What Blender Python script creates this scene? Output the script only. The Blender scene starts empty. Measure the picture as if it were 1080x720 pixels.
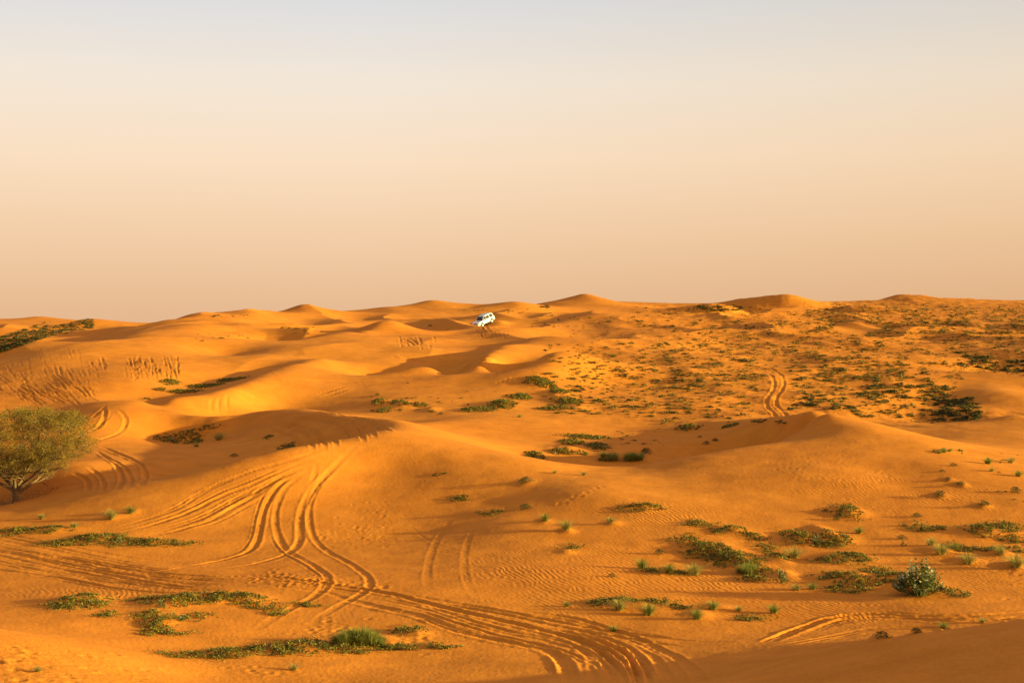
import bpy, math, random
import numpy as np
from mathutils import Vector

random.seed(7)
rng = np.random.default_rng(11)
R = math.radians
F = 1500.0            # focal length in photo pixels (photo is 1080 wide)
CAMZ = 12.0           # camera height above the valley datum
HOR = 342.0           # photo row of the horizon
PITCH = math.atan((360.0 - HOR) / F)
SUN_AZ = R(97.0)     # clockwise from +Y
SUN_EL = R(8.0)

col = bpy.context.scene.collection

# ------------------------------------------------------------------ numpy noise
_perm = rng.permutation(512).astype(np.int64)
_ga = rng.uniform(0, 2*math.pi, 512); _gx = np.cos(_ga).astype(np.float32); _gy = np.sin(_ga).astype(np.float32)
def vnoise(x, y):
    xi = np.floor(x).astype(np.int64); yi = np.floor(y).astype(np.int64)
    xf = (x - xi).astype(np.float32); yf = (y - yi).astype(np.float32)
    u = xf*xf*xf*(xf*(xf*6-15)+10); v = yf*yf*yf*(yf*(yf*6-15)+10)
    def h(a, b, dx, dy):
        k = _perm[(_perm[(a & 511)] + b) & 511]; return _gx[k]*dx+_gy[k]*dy
    return 1.5*((h(xi, yi, xf, yf)*(1-u)+h(xi+1, yi, xf-1, yf)*u)*(1-v) + (h(xi, yi+1, xf, yf-1)*(1-u)+h(xi+1, yi+1, xf-1, yf-1)*u)*v)
def fbm(x, y, o=4):
    s = 0; a = 1.0; t = 0
    for i in range(o):
        s = s + a*vnoise(x*2**i+13.7*i, y*2**i-7.1*i); t += a; a *= .5
    return s/t

# ------------------------------------------------------------------ terrain
# pixel + forward distance -> polar ground coordinates and height relative to the camera
cp, sp = math.cos(PITCH), math.sin(PITCH)
def ray(px, py):
    x = (np.asarray(px, float)-540)/F; y = -(np.asarray(py, float)-360)/F
    # camera looks along +Y pitched down by PITCH
    return x, cp + y*sp, y*cp - sp
def P(px, py, d):
    x, y, z = ray(px, py); k = d/y
    return x*k, y*k, z*k

DT = np.array([[720,42],[700,45],[680,48],[660,51],[640,55],[620,60],[600,64],[580,70],[560,76],[540,83],[520,90],
  [500,98],[480,108],[460,118],[440,132],[420,145],[400,162],[380,182],[360,215],[350,240],[340,280],[330,340],[320,420]], float)[::-1]
def dfun(py): return float(np.interp(py, DT[:, 0], DT[:, 1]))

BR = np.log(np.array([.5, 3, 6, 10, 20, 30, 40, 50, 70, 90, 110, 130, 160, 185, 215, 250, 290, 350, 430, 600, 1000, 3000]))
BZ = np.array([-1.7, -1.8, -2.4, -3.7, -6.6, -8.9, -10.3, -10.9, -11, -10.7, -9.8, -8.7, -6.4, -4.5, -2.6, -1, .4, 2.6, .8, -4, -8, -9])
def base(u, v): return np.interp(v, BR, BZ)

# control lines: c = crest (crease), s = smooth.  points are (px, py, forward distance)
CREST = [
 # tracked dune ridge and its right hand continuation
 [(-120,556,80),(-60,547,82),(20,538,83),(60,530,84),(130,514,85.5),(200,500,87),(250,487,88.5),(290,477,90),(340,468,92.5),(375,461,95.5),(405,454,98),(424,454,99)],
 [(165,427,138),(185,434,134),(205,439,131),(230,440.5,130),(270,434,132),(310,431,130),(340,434,126),(375,440,117),(400,446,107),(424,454,99)],
 # rim of second bowl, peak, right ridge
 [(861,448,101.5),(852,457,100),(830,465,98.5),(780,472,96)],
 [(868,437,104),(890,441,102),(915,450,99),(940,459,97),(975,466,95),(1010,476,93),(1050,484,92),(1100,490,91),(1180,498,90)],
 [(690,452,126),(720,450,125),(770,444,124),(810,440,119),(850,437,110)],
 [(940,457,119),(1000,450,121),(1040,443,124),(1065,438,125),(1100,440,125),(1160,436,125)],
 [(985,428,150),(1000,416,156),(1020,402,163),(1045,393,168),(1080,394,169),(1130,390,169)],
 # first dune, left background
 [(-60,392,176),(-30,382,180),(0,377,182),(20,368,185),(45,361,188),(75,360,190),(110,361,192),(140,355,205),(165,346,230),(180,339,248),(190,336,256)],
 [(-60,360,250),(0,352,262),(60,344,280),(103,339,300)],
 [(103,424,136),(150,424,137),(205,419,140),(235,415,143),(262,404,150),(285,391,160),(310,383,168),(340,377,176)],
 [(240,372,192),(270,366,197),(310,359,205),(355,351,218),(395,347,232)],
 [(415,390,166),(440,394,162.5),(475,395.5,160),(499,391,162),(508,380,169),(518,370,180),(546,362,192),(578,355.5,203)],
 # foreground dunes
 [(-120,648,41),(-20,664,41),(40,675,41),(100,690,41),(150,703,41),(200,712,41.5)],
 [(820,697,39),(880,681,38),(940,672,37.5),(1010,664,37),(1080,655,36.5),(1180,640,36.2),(1320,622,35.5),(1500,636,35),(1750,650,35)],
 # far dunes
 [(872,341,252),(880,339,255),(895,338,257),(915,343,252),(935,349,244),(955,358,234)],
 [(378,350,225),(395,346,232),(412,340,240)],
 [(480,345,262),(497,342,268),(510,339.5,274),(530,333,292),(545,328,305)],
 [(590,341,270),(612,337,275),(632,330,290)],
 [(690,340,270),(720,336,280),(745,331,295)],
 [(640,354,238),(665,356,232),(675,351,240)],
 [(800,333,300),(820,327,318),(838,325,325)],
 [(0,338,400),(25,340,400),(50,336,380),(75,339,390),(112,340,400),(165,341,400)],
 [(190,336,258),(210,334,265),(250,331,280),(290,330,300),(320,326.5,310),(345,329,320),(362,332,330)],
 [(362,332,330),(385,329,338),(420,325,348),(440,321,356),(455,319,358),(475,322,352),(495,326,345),(515,324,342),(535,321.5,345),(548,321,350),(565,323,360)],
 [(575,323,372),(600,316,383),(617,312,388),(640,318,392)],
 [(640,318.5,400),(700,320,415),(750,321,415),(765,319,405),(780,318,395),(807,317,388),(830,313,388),(850,317,398),(880,321,415)],
 [(895,324,425),(920,319,418),(945,313,415),(965,316,420),(985,319,430),(1000,318,430),(1030,321,430),(1050,321,430),(1065,318,420),(1090,320,425)],
]
SMOOTH = [
 # in front of the tracked ridge
 (-60,580,71),(60,575,72),(200,570,73.5),(300,560,76),(380,545,80),(330,510,86),(250,530,82),(400,500,89),(400,475,97),
 # bowl behind tracked ridge
 (15,526,93),(60,516,92.5),(120,502,95),(60,490,99),(0,500,102),(200,508,97),(150,492,101),(260,495,103),(330,483,106),(365,474,106),
 (200,472,115),(260,472,114),(320,463,114),(370,455,111),(260,453,125.5),(150,457,126),(330,446,120),(210,450,129),(80,460,119),(20,460,119),(120,435,130),(60,440,131),
 (230,443,136),(280,438,139),(330,437,137),(380,446,123),
 # dune front right of the tracked ridge
 (450,459,98),(480,467,96),(520,477,93.5),(560,487,91),(600,498,89),(640,502,87),(680,497,90),(710,489,91.5),(745,480,93.5),
 (450,520,84.5),(450,490,90),(450,560,76),(540,520,83),(540,550,75.5),(600,540,77.5),(620,520,80.5),(700,530,78.5),(750,510,84),(700,515,83),(800,495,87.5),(868,520,81),(868,470,94),(868,500,85),
 (868,555,73.5),(940,500,86),(1000,520,80.5),(1000,555,73),(1000,495,86.5),(1080,520,80),(1080,560,72),(1160,530,78),
 (470,452,118),(520,463,114),(560,470,112),(500,440,128),(570,450,124),(440,446,122),(620,462,119),
 # second bowl
 (590,494,103),(640,500,103),(700,487,108),(640,478,110),(740,470,114),(780,464,114.5),(820,466,111),(841,462,108),(700,462,119),(770,450,120),
 # right of the peak, behind the ridge
 (900,455,117),(950,462,116),(1000,466,108),(1050,460,113),(1080,466,110),(900,446,130),(960,447,132),(1040,446,132),(1080,445,133),
 (1000,440,140),(1040,434,140),(1070,433,141),(1045,410,155),(1080,412,155),(1045,398,178),(1100,398,178),(940,425,146),(880,430,141),
 # first dune: face and foot
 (-40,400,160),(50,400,157),(50,380,171),(120,392,160),(120,375,174),(160,385,166),(50,425,141),(-20,430,138),(90,420,143),(190,362,190),(220,370,187),
 (50,368,206),(100,366,210),(0,371,222),(60,357,238),(110,354,245),(140,347,262),(40,346,320),(110,346,330),(150,343,345),
 # first pocket
 (120,420,145),(160,423,145),(210,411,153),(250,400,160),(290,389,170),(330,379,182),(135,405,152),(170,396,160),(200,388,167),(270,377,180),(330,367,192),
 (200,430,139),(260,420,145),(300,410,151),(340,400,158),(400,400,159),(400,420,146),(460,420,145),(520,420,145),(520,400,156),(560,385,168),(580,400,156),(540,375,177),(580,370,186),(545,390,160),
 (310,364,216),(360,356,228),(250,352,215),(300,345,245),(230,343,240),(340,338,290),(330,350,226),
 # third pocket
 (440,398,171),(475,401,169),(495,396,169),(460,389,178),(485,387,180),(440,386,182),(505,380,184),(420,381,183),(470,375,190),(500,369,197),(530,364,204),(560,360,210),(420,375,187),(400,360,208),(450,360,213),(500,357,222),
 (560,349,236),(620,355,225),(430,348,245),(450,352,235),(470,350,250),(430,337,295),(380,337,300),(470,333,310),(540,333,310),(540,342,278),
 # plain to the right
 (640,380,182),(720,380,182),(820,380,183),(940,385,178),(1000,375,190),(640,400,162),(720,400,162),(820,400,162),(940,405,159),(640,425,142),(720,425,142),
 (640,440,133),(740,437,134),(820,425,143),(880,405,160),(700,355,225),(780,350,240),(840,360,216),(960,364,212),(1050,360,215),(1000,345,260),(1080,345,262),(700,345,262),(770,333.5,298),
 (860,345,268),(890,347,265),(920,333,310),(1000,330,335),(1060,330,335),(640,328,350),(700,328,350),(600,328,345),(780,327,350),(870,328,350),(1100,375,190),(1100,420,148),
 # valley floor
 (-60,620,60),(60,615,61),(180,615,60.5),(320,615,60),(450,600,64),(600,600,62.5),(740,600,64),(860,600,63.5),(980,600,63),(1100,600,63),
 (-40,650,50),(60,655,49.5),(180,655,51),(320,645,54),(450,650,53),(560,640,55),(700,645,54),(860,640,55),(980,640,54),(1100,640,54),
 (180,690,45),(320,695,45),(450,695,46),(560,690,46.5),(700,690,46.5),(860,672,48.5),(980,661,50),(1100,655,50),(60,668,46),
 (300,720,41.5),(450,725,40),(560,725,40),(680,725,39),(760,712,39),(-60,720,33),(60,720,34),(150,722,37),(800,730,32),(940,720,31),(1080,702,30),(1200,676,29.5),(1400,640,28),
 (-200,700,33),(-200,620,60),(-200,560,76),(-200,480,108),(-200,420,145),(-200,380,182),(-200,350,240),(-200,340,300),(-200,338,400),
 (1250,600,62),(1250,560,71),(1250,520,82),(1250,470,112),(1250,430,140),(1250,395,165),(1250,365,205),(1250,345,260),(1250,330,335),(1250,321,425),
]
def gather():
    us, vs, zs, cs = [], [], [], []
    def add(px, py, d, c):
        x, y, z = P(px, py, d)
        us.append(math.atan2(x, y)); vs.append(math.log(math.hypot(x, y))); zs.append(z); cs.append(c)
    for ln in CREST:
        pts = np.array(ln, float)
        X, Y, Z = P(pts[:, 0], pts[:, 1], pts[:, 2])
        u = np.arctan2(X, Y); v = np.log(np.hypot(X, Y))
        # Catmull-Rom through (u, v, z), about one sample every 0.018 in the log-polar plane
        A = np.stack([u, v, Z], 1)
        A = np.vstack([2*A[0]-A[1], A, 2*A[-1]-A[-2]])
        for i in range(1, len(A)-2):
            L = math.hypot(A[i+1, 0]-A[i, 0], A[i+1, 1]-A[i, 1]); n = max(1, int(round(L/.02)))
            for k in range(n + (i == len(A)-3)):
                t = k/n
                q = .5*((2*A[i])+(-A[i-1]+A[i+1])*t+(2*A[i-1]-5*A[i]+4*A[i+1]-A[i+2])*t*t+(-A[i-1]+3*A[i]-3*A[i+1]+A[i+2])*t**3)
                us.append(q[0]); vs.append(q[1]); zs.append(q[2]); cs.append(.008)
        if pts[0, 2] > 340 or pts[:, 2].max() > 300 and pts[:, 1].max() < 338:     # ground drops behind the skyline
            for px, py, d in ln[::2]: add(px, py+6, d*1.16, .05)
    for p in SMOOTH: add(*p, .035)
    us, vs, zs, cs = map(np.array, (us, vs, zs, cs))
    # drop near duplicates
    keep = []
    for i in range(len(us)):
        if all((us[i]-us[j])**2+(vs[i]-vs[j])**2 > .008**2 for j in keep): keep.append(i)
    us, vs, zs, cs = us[keep], vs[keep], zs[keep], cs[keep]
    # anchors outside: back to the base profile
    au, av, ac = [], [], []
    for v in np.arange(3.0, 6.9, .3):
        for u in (-1.1, -.85, -.62, .62, .85, 1.1): au.append(u); av.append(v)
    for u in np.arange(-1.1, 1.11, .2):
        au += [u, u]; av += [6.6, 2.6]
    au, av = np.array(au), np.array(av)
    za = base(au, av)
    return np.r_[us, au], np.r_[vs, av], np.r_[zs, za], np.r_[cs, np.full(len(au), .08)]
cu, cv, cz, cc = gather()
D = np.sqrt((cu[:, None]-cu)**2+(cv[:, None]-cv)**2+cc[None, :]**2)
n = len(cu)
M = np.zeros((n+1, n+1)); M[:n, :n] = D; M[n, :n] = 1; M[:n, n] = 1
M[np.arange(n), np.arange(n)] += 0.0
w = np.linalg.solve(M + 1e-9*np.eye(n+1), np.r_[cz-base(cu, cv), 0])
print('control points', n, 'max |w|', np.abs(w).max())
def macro(u, v):
    uu = np.clip(u, -1.1, 1.1).ravel().astype(np.float32); vv = np.clip(v, 2.6, 6.6).ravel().astype(np.float32)
    out = np.empty(len(uu), np.float32)
    a, b, c2, ww = cu.astype(np.float32), cv.astype(np.float32), (cc**2).astype(np.float32), w[:-1].astype(np.float32)
    for i in range(0, len(uu), 20000):
        s = slice(i, i+20000)
        q = uu[s, None]-a; q *= q
        t = vv[s, None]-b; t *= t
        q += t; q += c2; np.sqrt(q, out=q)
        out[s] = q @ ww
    out += w[-1]
    fade = np.clip((1.1-np.abs(u.ravel()))/.3+.0, 0, 1)*np.clip((6.6-v.ravel())/.3, 0, 1)*np.clip((v.ravel()-2.6)/.3, 0, 1)
    return (out*fade).reshape(u.shape) + base(u, v)

def seg(a, b, st): return np.linspace(a, b, max(2, int(abs(b-a)/st)), endpoint=False)
FULL = 1.0
UA = np.concatenate([seg(-math.pi, -1, .12), seg(-1, -.42, .012), seg(-.42, .42, .00078*FULL), seg(.42, 1, .012), seg(1, math.pi, .12), [math.pi]])
L = np.log
VA = np.concatenate([seg(L(.5), L(12), .12), seg(L(12), L(30), .008), seg(L(30), L(112), .0022*FULL), seg(L(112), L(450), .0030*FULL), seg(L(450), L(700), .01), seg(L(700), L(6000), .1), [L(6000)]])
NU, NV = len(UA), len(VA)
print('grid', NU, NV, NU*NV)
ua2 = np.concatenate([UA[:-1:2], UA[-1:]]); va2 = np.concatenate([VA[:-1:2], VA[-1:]])
Zc = macro(*np.meshgrid(ua2, va2))
def upsample(Zc):
    t = np.empty((len(va2), NU), np.float32)
    for i in range(len(va2)): t[i] = np.interp(UA, ua2, Zc[i])
    k = np.clip(np.searchsorted(va2, VA)-1, 0, len(va2)-2); f = ((VA-va2[k])/(va2[k+1]-va2[k]))[:, None]
    return t[k]*(1-f)+t[k+1]*f
Z = upsample(Zc)
UU, VV = np.meshgrid(UA, VA)
RR = np.exp(VV); XX = np.sin(UU)*RR; YY = np.cos(UU)*RR
def sample(x, y):
    u = np.arctan2(x, y); v = np.log(np.maximum(np.hypot(x, y), .51))
    i = np.clip(np.searchsorted(UA, u)-1, 0, NU-2); j = np.clip(np.searchsorted(VA, v)-1, 0, NV-2)
    a = (u-UA[i])/(UA[i+1]-UA[i]); b = (v-VA[j])/(VA[j+1]-VA[j])
    return (Z[j, i]*(1-a)+Z[j, i+1]*a)*(1-b)+(Z[j+1, i]*(1-a)+Z[j+1, i+1]*a)*b
def ground_at(px, py):
    """first terrain hit of the sight line through a photo pixel -> X, Y, Z arrays (camera relative z)"""
    px = np.atleast_1d(np.asarray(px, float)); py = np.atleast_1d(np.asarray(py, float))
    x, y, z = ray(px, py)
    rr = np.exp(np.linspace(L(15), L(600), 2600)); X = (x/y)[:, None]*rr; Yv = np.broadcast_to(rr, X.shape); Zr = (z/y)[:, None]*rr
    below = sample(X, Yv) >= Zr
    k = np.argmax(below, 1); k = np.where(below.any(1), np.maximum(k, 1), len(rr)-1)
    ar = np.arange(len(px))
    g0 = Zr[ar, k-1]-sample(X[ar, k-1], rr[k-1]); g1 = Zr[ar, k]-sample(X[ar, k], rr[k])
    t = np.clip(g0/(g0-g1+1e-9), 0, 1); d = rr[k-1]*(1-t)+rr[k]*t
    return (x/y)*d, d, sample((x/y)*d, d)
EXPOSURE = 1.26
# ------------------------------------------------------------------ smaller land forms
far = np.clip((RR-150)/80, 0, 1)*np.clip((350-RR)/50, 0, 1)*(np.abs(UU) < 1.2)
def dune_noise(x, y, sc_, amp):
    q = vnoise(x/sc_+3.1, y/(sc_*1.5)-1.7) + .35*vnoise(x/(sc_*.45), y/(sc_*.6)+9)
    r = 1-np.abs(q)*1.9
    return amp*np.clip(r, -.4, 1)
Z += (far*(dune_noise(XX, YY, 26, 1.05)-.5)).astype(np.float32)
def far_dune(px, d, wpx, h, dep):
    u0 = math.atan((px-540)/F); x0, y0 = math.tan(u0)*d, d; sx = wpx*d/F
    dx = (XX-x0+.25*(YY-y0))/sx; dx = np.where(dx < 0, dx*1.7, dx); dy = (YY-y0)/dep; dy = np.where(dy > 0, dy*1.5, dy)
    return h*(np.exp(-np.sqrt(dx*dx+dy*dy+.35)*1.6)*1.55)*(np.abs(dx) < 6)*(np.abs(dy) < 6)
for a_ in [(40,385,24,1.1,16),(85,300,20,.9,14),(200,262,26,.8,14),(262,285,22,.8,14),(318,312,30,1.5,16),(410,345,30,.8,16),(455,356,34,1.0,16),(545,346,34,1.2,16),(618,388,26,.9,16),
           (833,390,32,1.0,16),(945,420,30,1.3,18),(1065,425,14,1.0,14),(786,396,26,.9,15),(700,300,26,.9,12),(590,275,26,1.0,12),(640,262,24,.8,12),(370,250,30,.8,12),(470,270,26,.8,12),(300,250,26,.6,12),
           (905,255,26,1.4,10),(800,330,24,1.1,14),(910,330,26,1.1,14),(735,280,30,.8,12)]:
    Z += far_dune(*a_).astype(np.float32)
near = np.clip((RR-20)/20, 0, 1)*np.clip((900-RR)/300, 0, 1)
Z += (near*(fbm(XX/9, YY/7, 3)*.13 + fbm(XX/1.6+5, YY/1.3, 3)*.022)).astype(np.float32)
# hummocky vegetated plain on the right
UX = 540+np.tan(np.clip(UU, -1, 1))*F
plain = np.clip((UX-560)/160, 0, 1)*np.clip((RR-118)/25, 0, 1)*np.clip((700-RR)/200, 0, 1)
def blob(cx, cy, sx, sy):
    X, Y, _ = ground_at([cx, cx, cx], [cy, cy-sy, cy+sy]); ax = sx*Y[0]/F; ay = abs(Y[1]-Y[2])/2
    return np.exp(-((XX-X[0])/ax)**2-((YY-Y[0])/ay)**2)
plain = plain*(1-np.clip(1.4*blob(1050, 408, 55, 17), 0, 1))*(1-np.clip(1.3*blob(620, 322, 34, 8), 0, 1))*(1-np.clip(1.3*blob(900, 346, 30, 7), 0, 1))
hum = fbm(XX/5.5, YY/6.5, 4); Z += (plain*(np.clip(hum, -.15, 1)*.42)).astype(np.float32)

def catmull(p, st):
    p = np.asarray(p, float); A = np.vstack([2*p[0]-p[1], p, 2*p[-1]-p[-2]]); out = []
    for i in range(1, len(A)-2):
        nseg = max(2, int(np.hypot(*(A[i+1]-A[i])[:2])/st)); t = np.linspace(0, 1, nseg, endpoint=False)[:, None]
        out.append(.5*(2*A[i]+(-A[i-1]+A[i+1])*t+(2*A[i-1]-5*A[i]+4*A[i+1]-A[i+2])*t*t+(-A[i-1]+3*A[i]-3*A[i+1]+A[i+2])*t**3))
    out.append(A[-2][None]); return np.vstack(out)
def polyline_window(wp, marg):
    """grid window near a ground polyline, distance to it and position along it"""
    u = np.arctan2(wp[:, 0], wp[:, 1]); r = np.hypot(wp[:, 0], wp[:, 1])
    mu = marg/r.min()
    i0, i1 = np.searchsorted(UA, [u.min()-mu, u.max()+mu]); j0, j1 = np.searchsorted(VA, [L(max(1, r.min()-marg)), L(r.max()+marg)])
    x = XX[j0:j1, i0:i1]; y = YY[j0:j1, i0:i1]
    best = np.full(x.shape, 1e9, np.float32); along = np.zeros(x.shape, np.float32); side = np.zeros(x.shape, np.float32)
    acc = 0
    for a, b in zip(wp[:-1], wp[1:]):
        d = b-a; l = math.hypot(*d)
        if l < 1e-6: continue
        # sub window
        ra = np.hypot(*a); rb = np.hypot(*b); ua_, ub = math.atan2(*a), math.atan2(*b)
        m = marg/min(ra, rb)
        p0, p1 = np.searchsorted(UA, [min(ua_, ub)-m, max(ua_, ub)+m])-i0; q0, q1 = np.searchsorted(VA, [L(min(ra, rb)-marg), L(max(ra, rb)+marg)])-j0
        p0 = max(p0, 0); q0 = max(q0, 0)
        xs = x[q0:q1, p0:p1]-a[0]; ys = y[q0:q1, p0:p1]-a[1]
        if xs.size == 0: acc += l; continue
        t = np.clip((xs*d[0]+ys*d[1])/l/l, 0, 1); dist = np.hypot(xs-t*d[0], ys-t*d[1])
        bw = best[q0:q1, p0:p1]; k = dist < bw
        bw[k] = dist[k]; along[q0:q1, p0:p1][k] = (acc+t*l)[k]; side[q0:q1, p0:p1][k] = np.sign(xs*d[1]-ys*d[0])[k]
        acc += l
    return (slice(j0, j1), slice(i0, i1)), best, along, side, acc
def rut(px, depth=.09, width=.17, rough=.25):
    pts = catmull(px, 6); X, Y, _ = ground_at(pts[:, 0], pts[:, 1])
    wp = np.stack([X, Y], 1)
    for _ in range(3): wp[1:-1] = .25*wp[:-2]+.5*wp[1:-1]+.25*wp[2:]
    wp = wp[np.r_[True, np.hypot(*np.diff(wp, axis=0).T) > .05]]
    if len(wp) < 3: return
    win, s, al, side, tot = polyline_window(wp, width*4)
    e = np.clip(np.minimum(al, tot-al)/max(1.2, tot*.16), 0, 1)
    nz = vnoise(al/3.5+px[0][0], side*.0+px[0][1]*.1)*.5; depth = depth*(.155+.2*min(1, max(0, (Y.mean()-90)/60)))
    ww = .8*width*(1+.25*nz)
    prof = -np.exp(-(s/ww)**4)*(1+.5*nz) + .75*np.exp(-((s-1.3*ww)/(.28*ww+.03))**2)*(1+.6*vnoise(al/1.1, side*3.3+1))
    prof += rough*1.8*np.exp(-(s/(2.2*ww))**2)*vnoise(al/.33+7, s*side*5)
    Z[win] += (depth*e*prof).astype(np.float32)
RUTS = [
 ([(376,469),(352,492),(332,512),(319,532),(315,555),(318,568),(312,578),(300,586),(270,594),(230,600),(190,604)], .17, .26),
 ([(328,490),(302,505),(283,525),(275,550),(272,570),(265,581),(250,587),(215,594),(160,601)], .17, .24),
 ([(336,489),(322,497),(300,515),(291,535),(291,560),(302,580),(328,594),(347,607),(346,617),(337,626),(315,637),(290,650),(268,666)], .14, .22),
 ([(372,478),(345,500),(326,530),(327,555),(330,567),(345,582),(370,594),(390,610),(391,620),(370,632),(345,645),(325,660)], .14, .22),
 ([(334,488),(333,498),(327,512)], .10, .2),
 ([(112,559),(155,547),(190,535),(212,520),(245,505),(270,496),(310,484),(350,470)], .15, .22),
 ([(125,562),(165,552),(205,538),(235,522),(270,509),(305,493),(330,484)], .15, .22),
 ([(165,560),(200,550),(225,540),(250,525),(270,516),(300,500),(322,490)], .14, .2),
 ([(100,563),(170,562),(205,554),(230,546),(250,533),(270,523),(285,510),(320,492)], .16, .22),
 ([(280,442),(320,450),(345,460),(355,474)], .38, .24), ([(295,438),(350,445),(375,456),(384,468)], .38, .24),
 ([(328,432),(375,440),(400,447),(412,456)], .34, .24), ([(285,446),(310,452),(335,462),(343,476)], .34, .22),
 ([(305,436),(355,441),(385,450),(396,463)], .32, .22), ([(270,448),(300,456),(322,466),(330,479)], .3, .22),
 ([(477,545),(462,567),(451,595),(451,622)], .045, .22), ([(505,547),(492,572),(489,595),(492,617),(502,629)], .04, .20),
 ([(430,552),(460,574),(520,586),(600,592)], .03, .15), ([(335,562),(365,564),(400,572),(470,583),(540,588)], .05, .15), ([(340,575),(370,580),(395,583)], .05, .13),
 ([(270,607),(320,612),(352,617),(410,626),(465,640),(510,650),(540,657),(600,672),(640,692),(655,715)], .24, .34),
 ([(405,624),(470,634),(540,646),(600,658),(660,668),(725,677)], .15, .26),
 ([(345,627),(395,639),(445,650),(482,665),(540,678),(580,686),(598,700),(602,722)], .22, .32),
 ([(387,630),(450,642),(495,657),(540,670),(600,683),(635,700),(645,722)], .16, .26),
 ([(270,615),(340,624),(375,634)], .12, .22), ([(540,647),(590,652),(630,662),(680,680),(702,692)], .15, .24),
 ([(540,657),(602,667),(647,682),(670,697),(680,722)], .14, .24), ([(540,676),(572,681),(590,694),(594,712)], .12, .22),
 ([(695,682),(725,700),(745,720)], .12, .24), ([(645,660),(675,667),(727,676),(790,676)], .10, .22),
 ([(540,664),(600,678),(622,690),(628,720)], .10, .22), ([(660,680),(690,692),(706,720)], .10, .22),
 ([(-30,578),(0,582),(38,590),(88,600),(135,606),(185,610),(270,615)], .16, .3), ([(-30,566),(0,570),(60,581),(110,591),(160,599),(230,604)], .12, .26),
 ([(0,580),(60,593),(120,604),(180,614),(250,618),(300,620)], .10, .24), ([(160,604),(200,597),(240,590),(262,583)], .10, .2),
 ([(150,608),(200,606),(270,601),(310,600)], .08, .2), ([(-20,590),(60,600),(130,612),(210,617)], .07, .22),
 ([(805,678),(848,662),(880,651),(917,648),(960,650),(1010,650),(1085,646)], .20, .3), ([(850,665),(885,655),(930,651),(1000,655),(1085,652)], .14, .26),
 ([(810,682),(870,672),(920,662),(960,661),(1010,662)], .12, .24),
 ([(100,466),(120,459),(135,447),(132,437),(120,430)], .16, .26), ([(102,452),(113,440),(110,430)], .16, .26), ([(96,441),(104,436),(112,428)], .14, .24),
 ([(105,470),(130,480),(150,490),(156,500),(150,512)], .36, .26), ([(108,482),(125,492),(131,505),(125,517)], .36, .24),
 ([(92,492),(107,500),(111,510),(108,520)], .34, .22), ([(75,498),(90,502),(95,510),(92,518)], .3, .22), ([(100,474),(120,486),(140,500),(138,514)], .28, .22),
 ([(95,455),(108,447),(117,437)], .12, .24),
 ([(782,386),(798,388),(812,394),(819,403),(815,413),(805,423),(812,434),(835,440)], .12, .28), ([(800,384),(820,391),(829,401),(826,412),(814,422),(822,432),(845,438)], .12, .28),
 ([(332,417),(350,412),(366,407)], .14, .26), ([(338,419),(356,414),(370,410)], .12, .26), ([(520,405),(535,400),(550,397)], .12, .3),
 ([(412,375),(424,380),(436,383)], .14, .3), ([(420,374),(432,379),(444,381)], .12, .3),
 ([(422,357),(432,359),(436,364)], .16, .35), ([(428,356),(438,359),(440,364)], .16, .35),
 ([(225,420),(220,428),(226,436)], .1, .25), ([(233,418),(228,427),(233,436)], .1, .25), ([(241,416),(237,425),(242,434)], .1, .25),
]
for px, dp, wd_ in RUTS: rut(px, dp, wd_)
def fan(ids, nn, jx, jy, dp, wd_):
    for _ in range(nn):
        px = RUTS[random.choice(ids)][0]; ox, oy = random.uniform(-jx, jx), random.uniform(-jy, jy); k0 = random.randint(0, max(0, len(px)//3)); tw = random.uniform(-jy, jy)*.6
        q = px[k0:len(px)-random.randint(0, max(0, len(px)//4))]
        if len(q) > 2: rut([(x+ox, y+oy+tw*i/len(q)) for i, (x, y) in enumerate(q)], dp*random.uniform(.5, 1.2), wd_*random.uniform(.7, 1.3))
fan([5, 6, 7, 8], 14, 7, 4, .20, .14); fan([0, 1, 2], 4, 7, 3, .12, .12)
fan([20, 21, 22, 23, 25, 26], 18, 10, 7, .24, .16)
fan([32, 33, 34, 37], 26, 14, 8, .22, .16); fan([38, 39, 40], 9, 16, 4, .22, .18)
def arcs(cx, cy, sx, sy, nn, ln, lean, dp, wd_=.22):
    for _ in range(nn):
        x = random.uniform(cx-sx, cx+sx); y = random.uniform(cy-sy, cy+sy); l = ln*random.uniform(.6, 1.3); q = lean*random.uniform(.5, 1.5)
        dp_ = dp*.9; rut([(x-q, y-l/2), (x+q*.35+random.uniform(-1, 1), y), (x+q, y+l/2)], dp_*random.uniform(.5, 1.2), wd_*.55)
arcs(160, 388, 30, 9, 44, 11, 1.5, .15, .26); arcs(102, 383, 8, 3, 5, 11, 2.5, .14, .26)
arcs(30, 407, 40, 8, 34, 11, 5, .14, .26); arcs(60, 416, 38, 7, 34, 10, 8, .17, .28); arcs(60, 396, 50, 10, 40, 8, 2, .08, .26)
arcs(45, 384, 60, 14, 40, 12, 2, .05, .26); arcs(440, 362, 22, 5, 14, 7, 1, .12, .35); arcs(522, 349, 17, 5, 22, 6, 2, .10, .40)
arcs(300, 400, 22, 6, 8, 10, 6, .07, .28); arcs(345, 395, 60, 14, 10, 10, 8, .04, .28)

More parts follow.
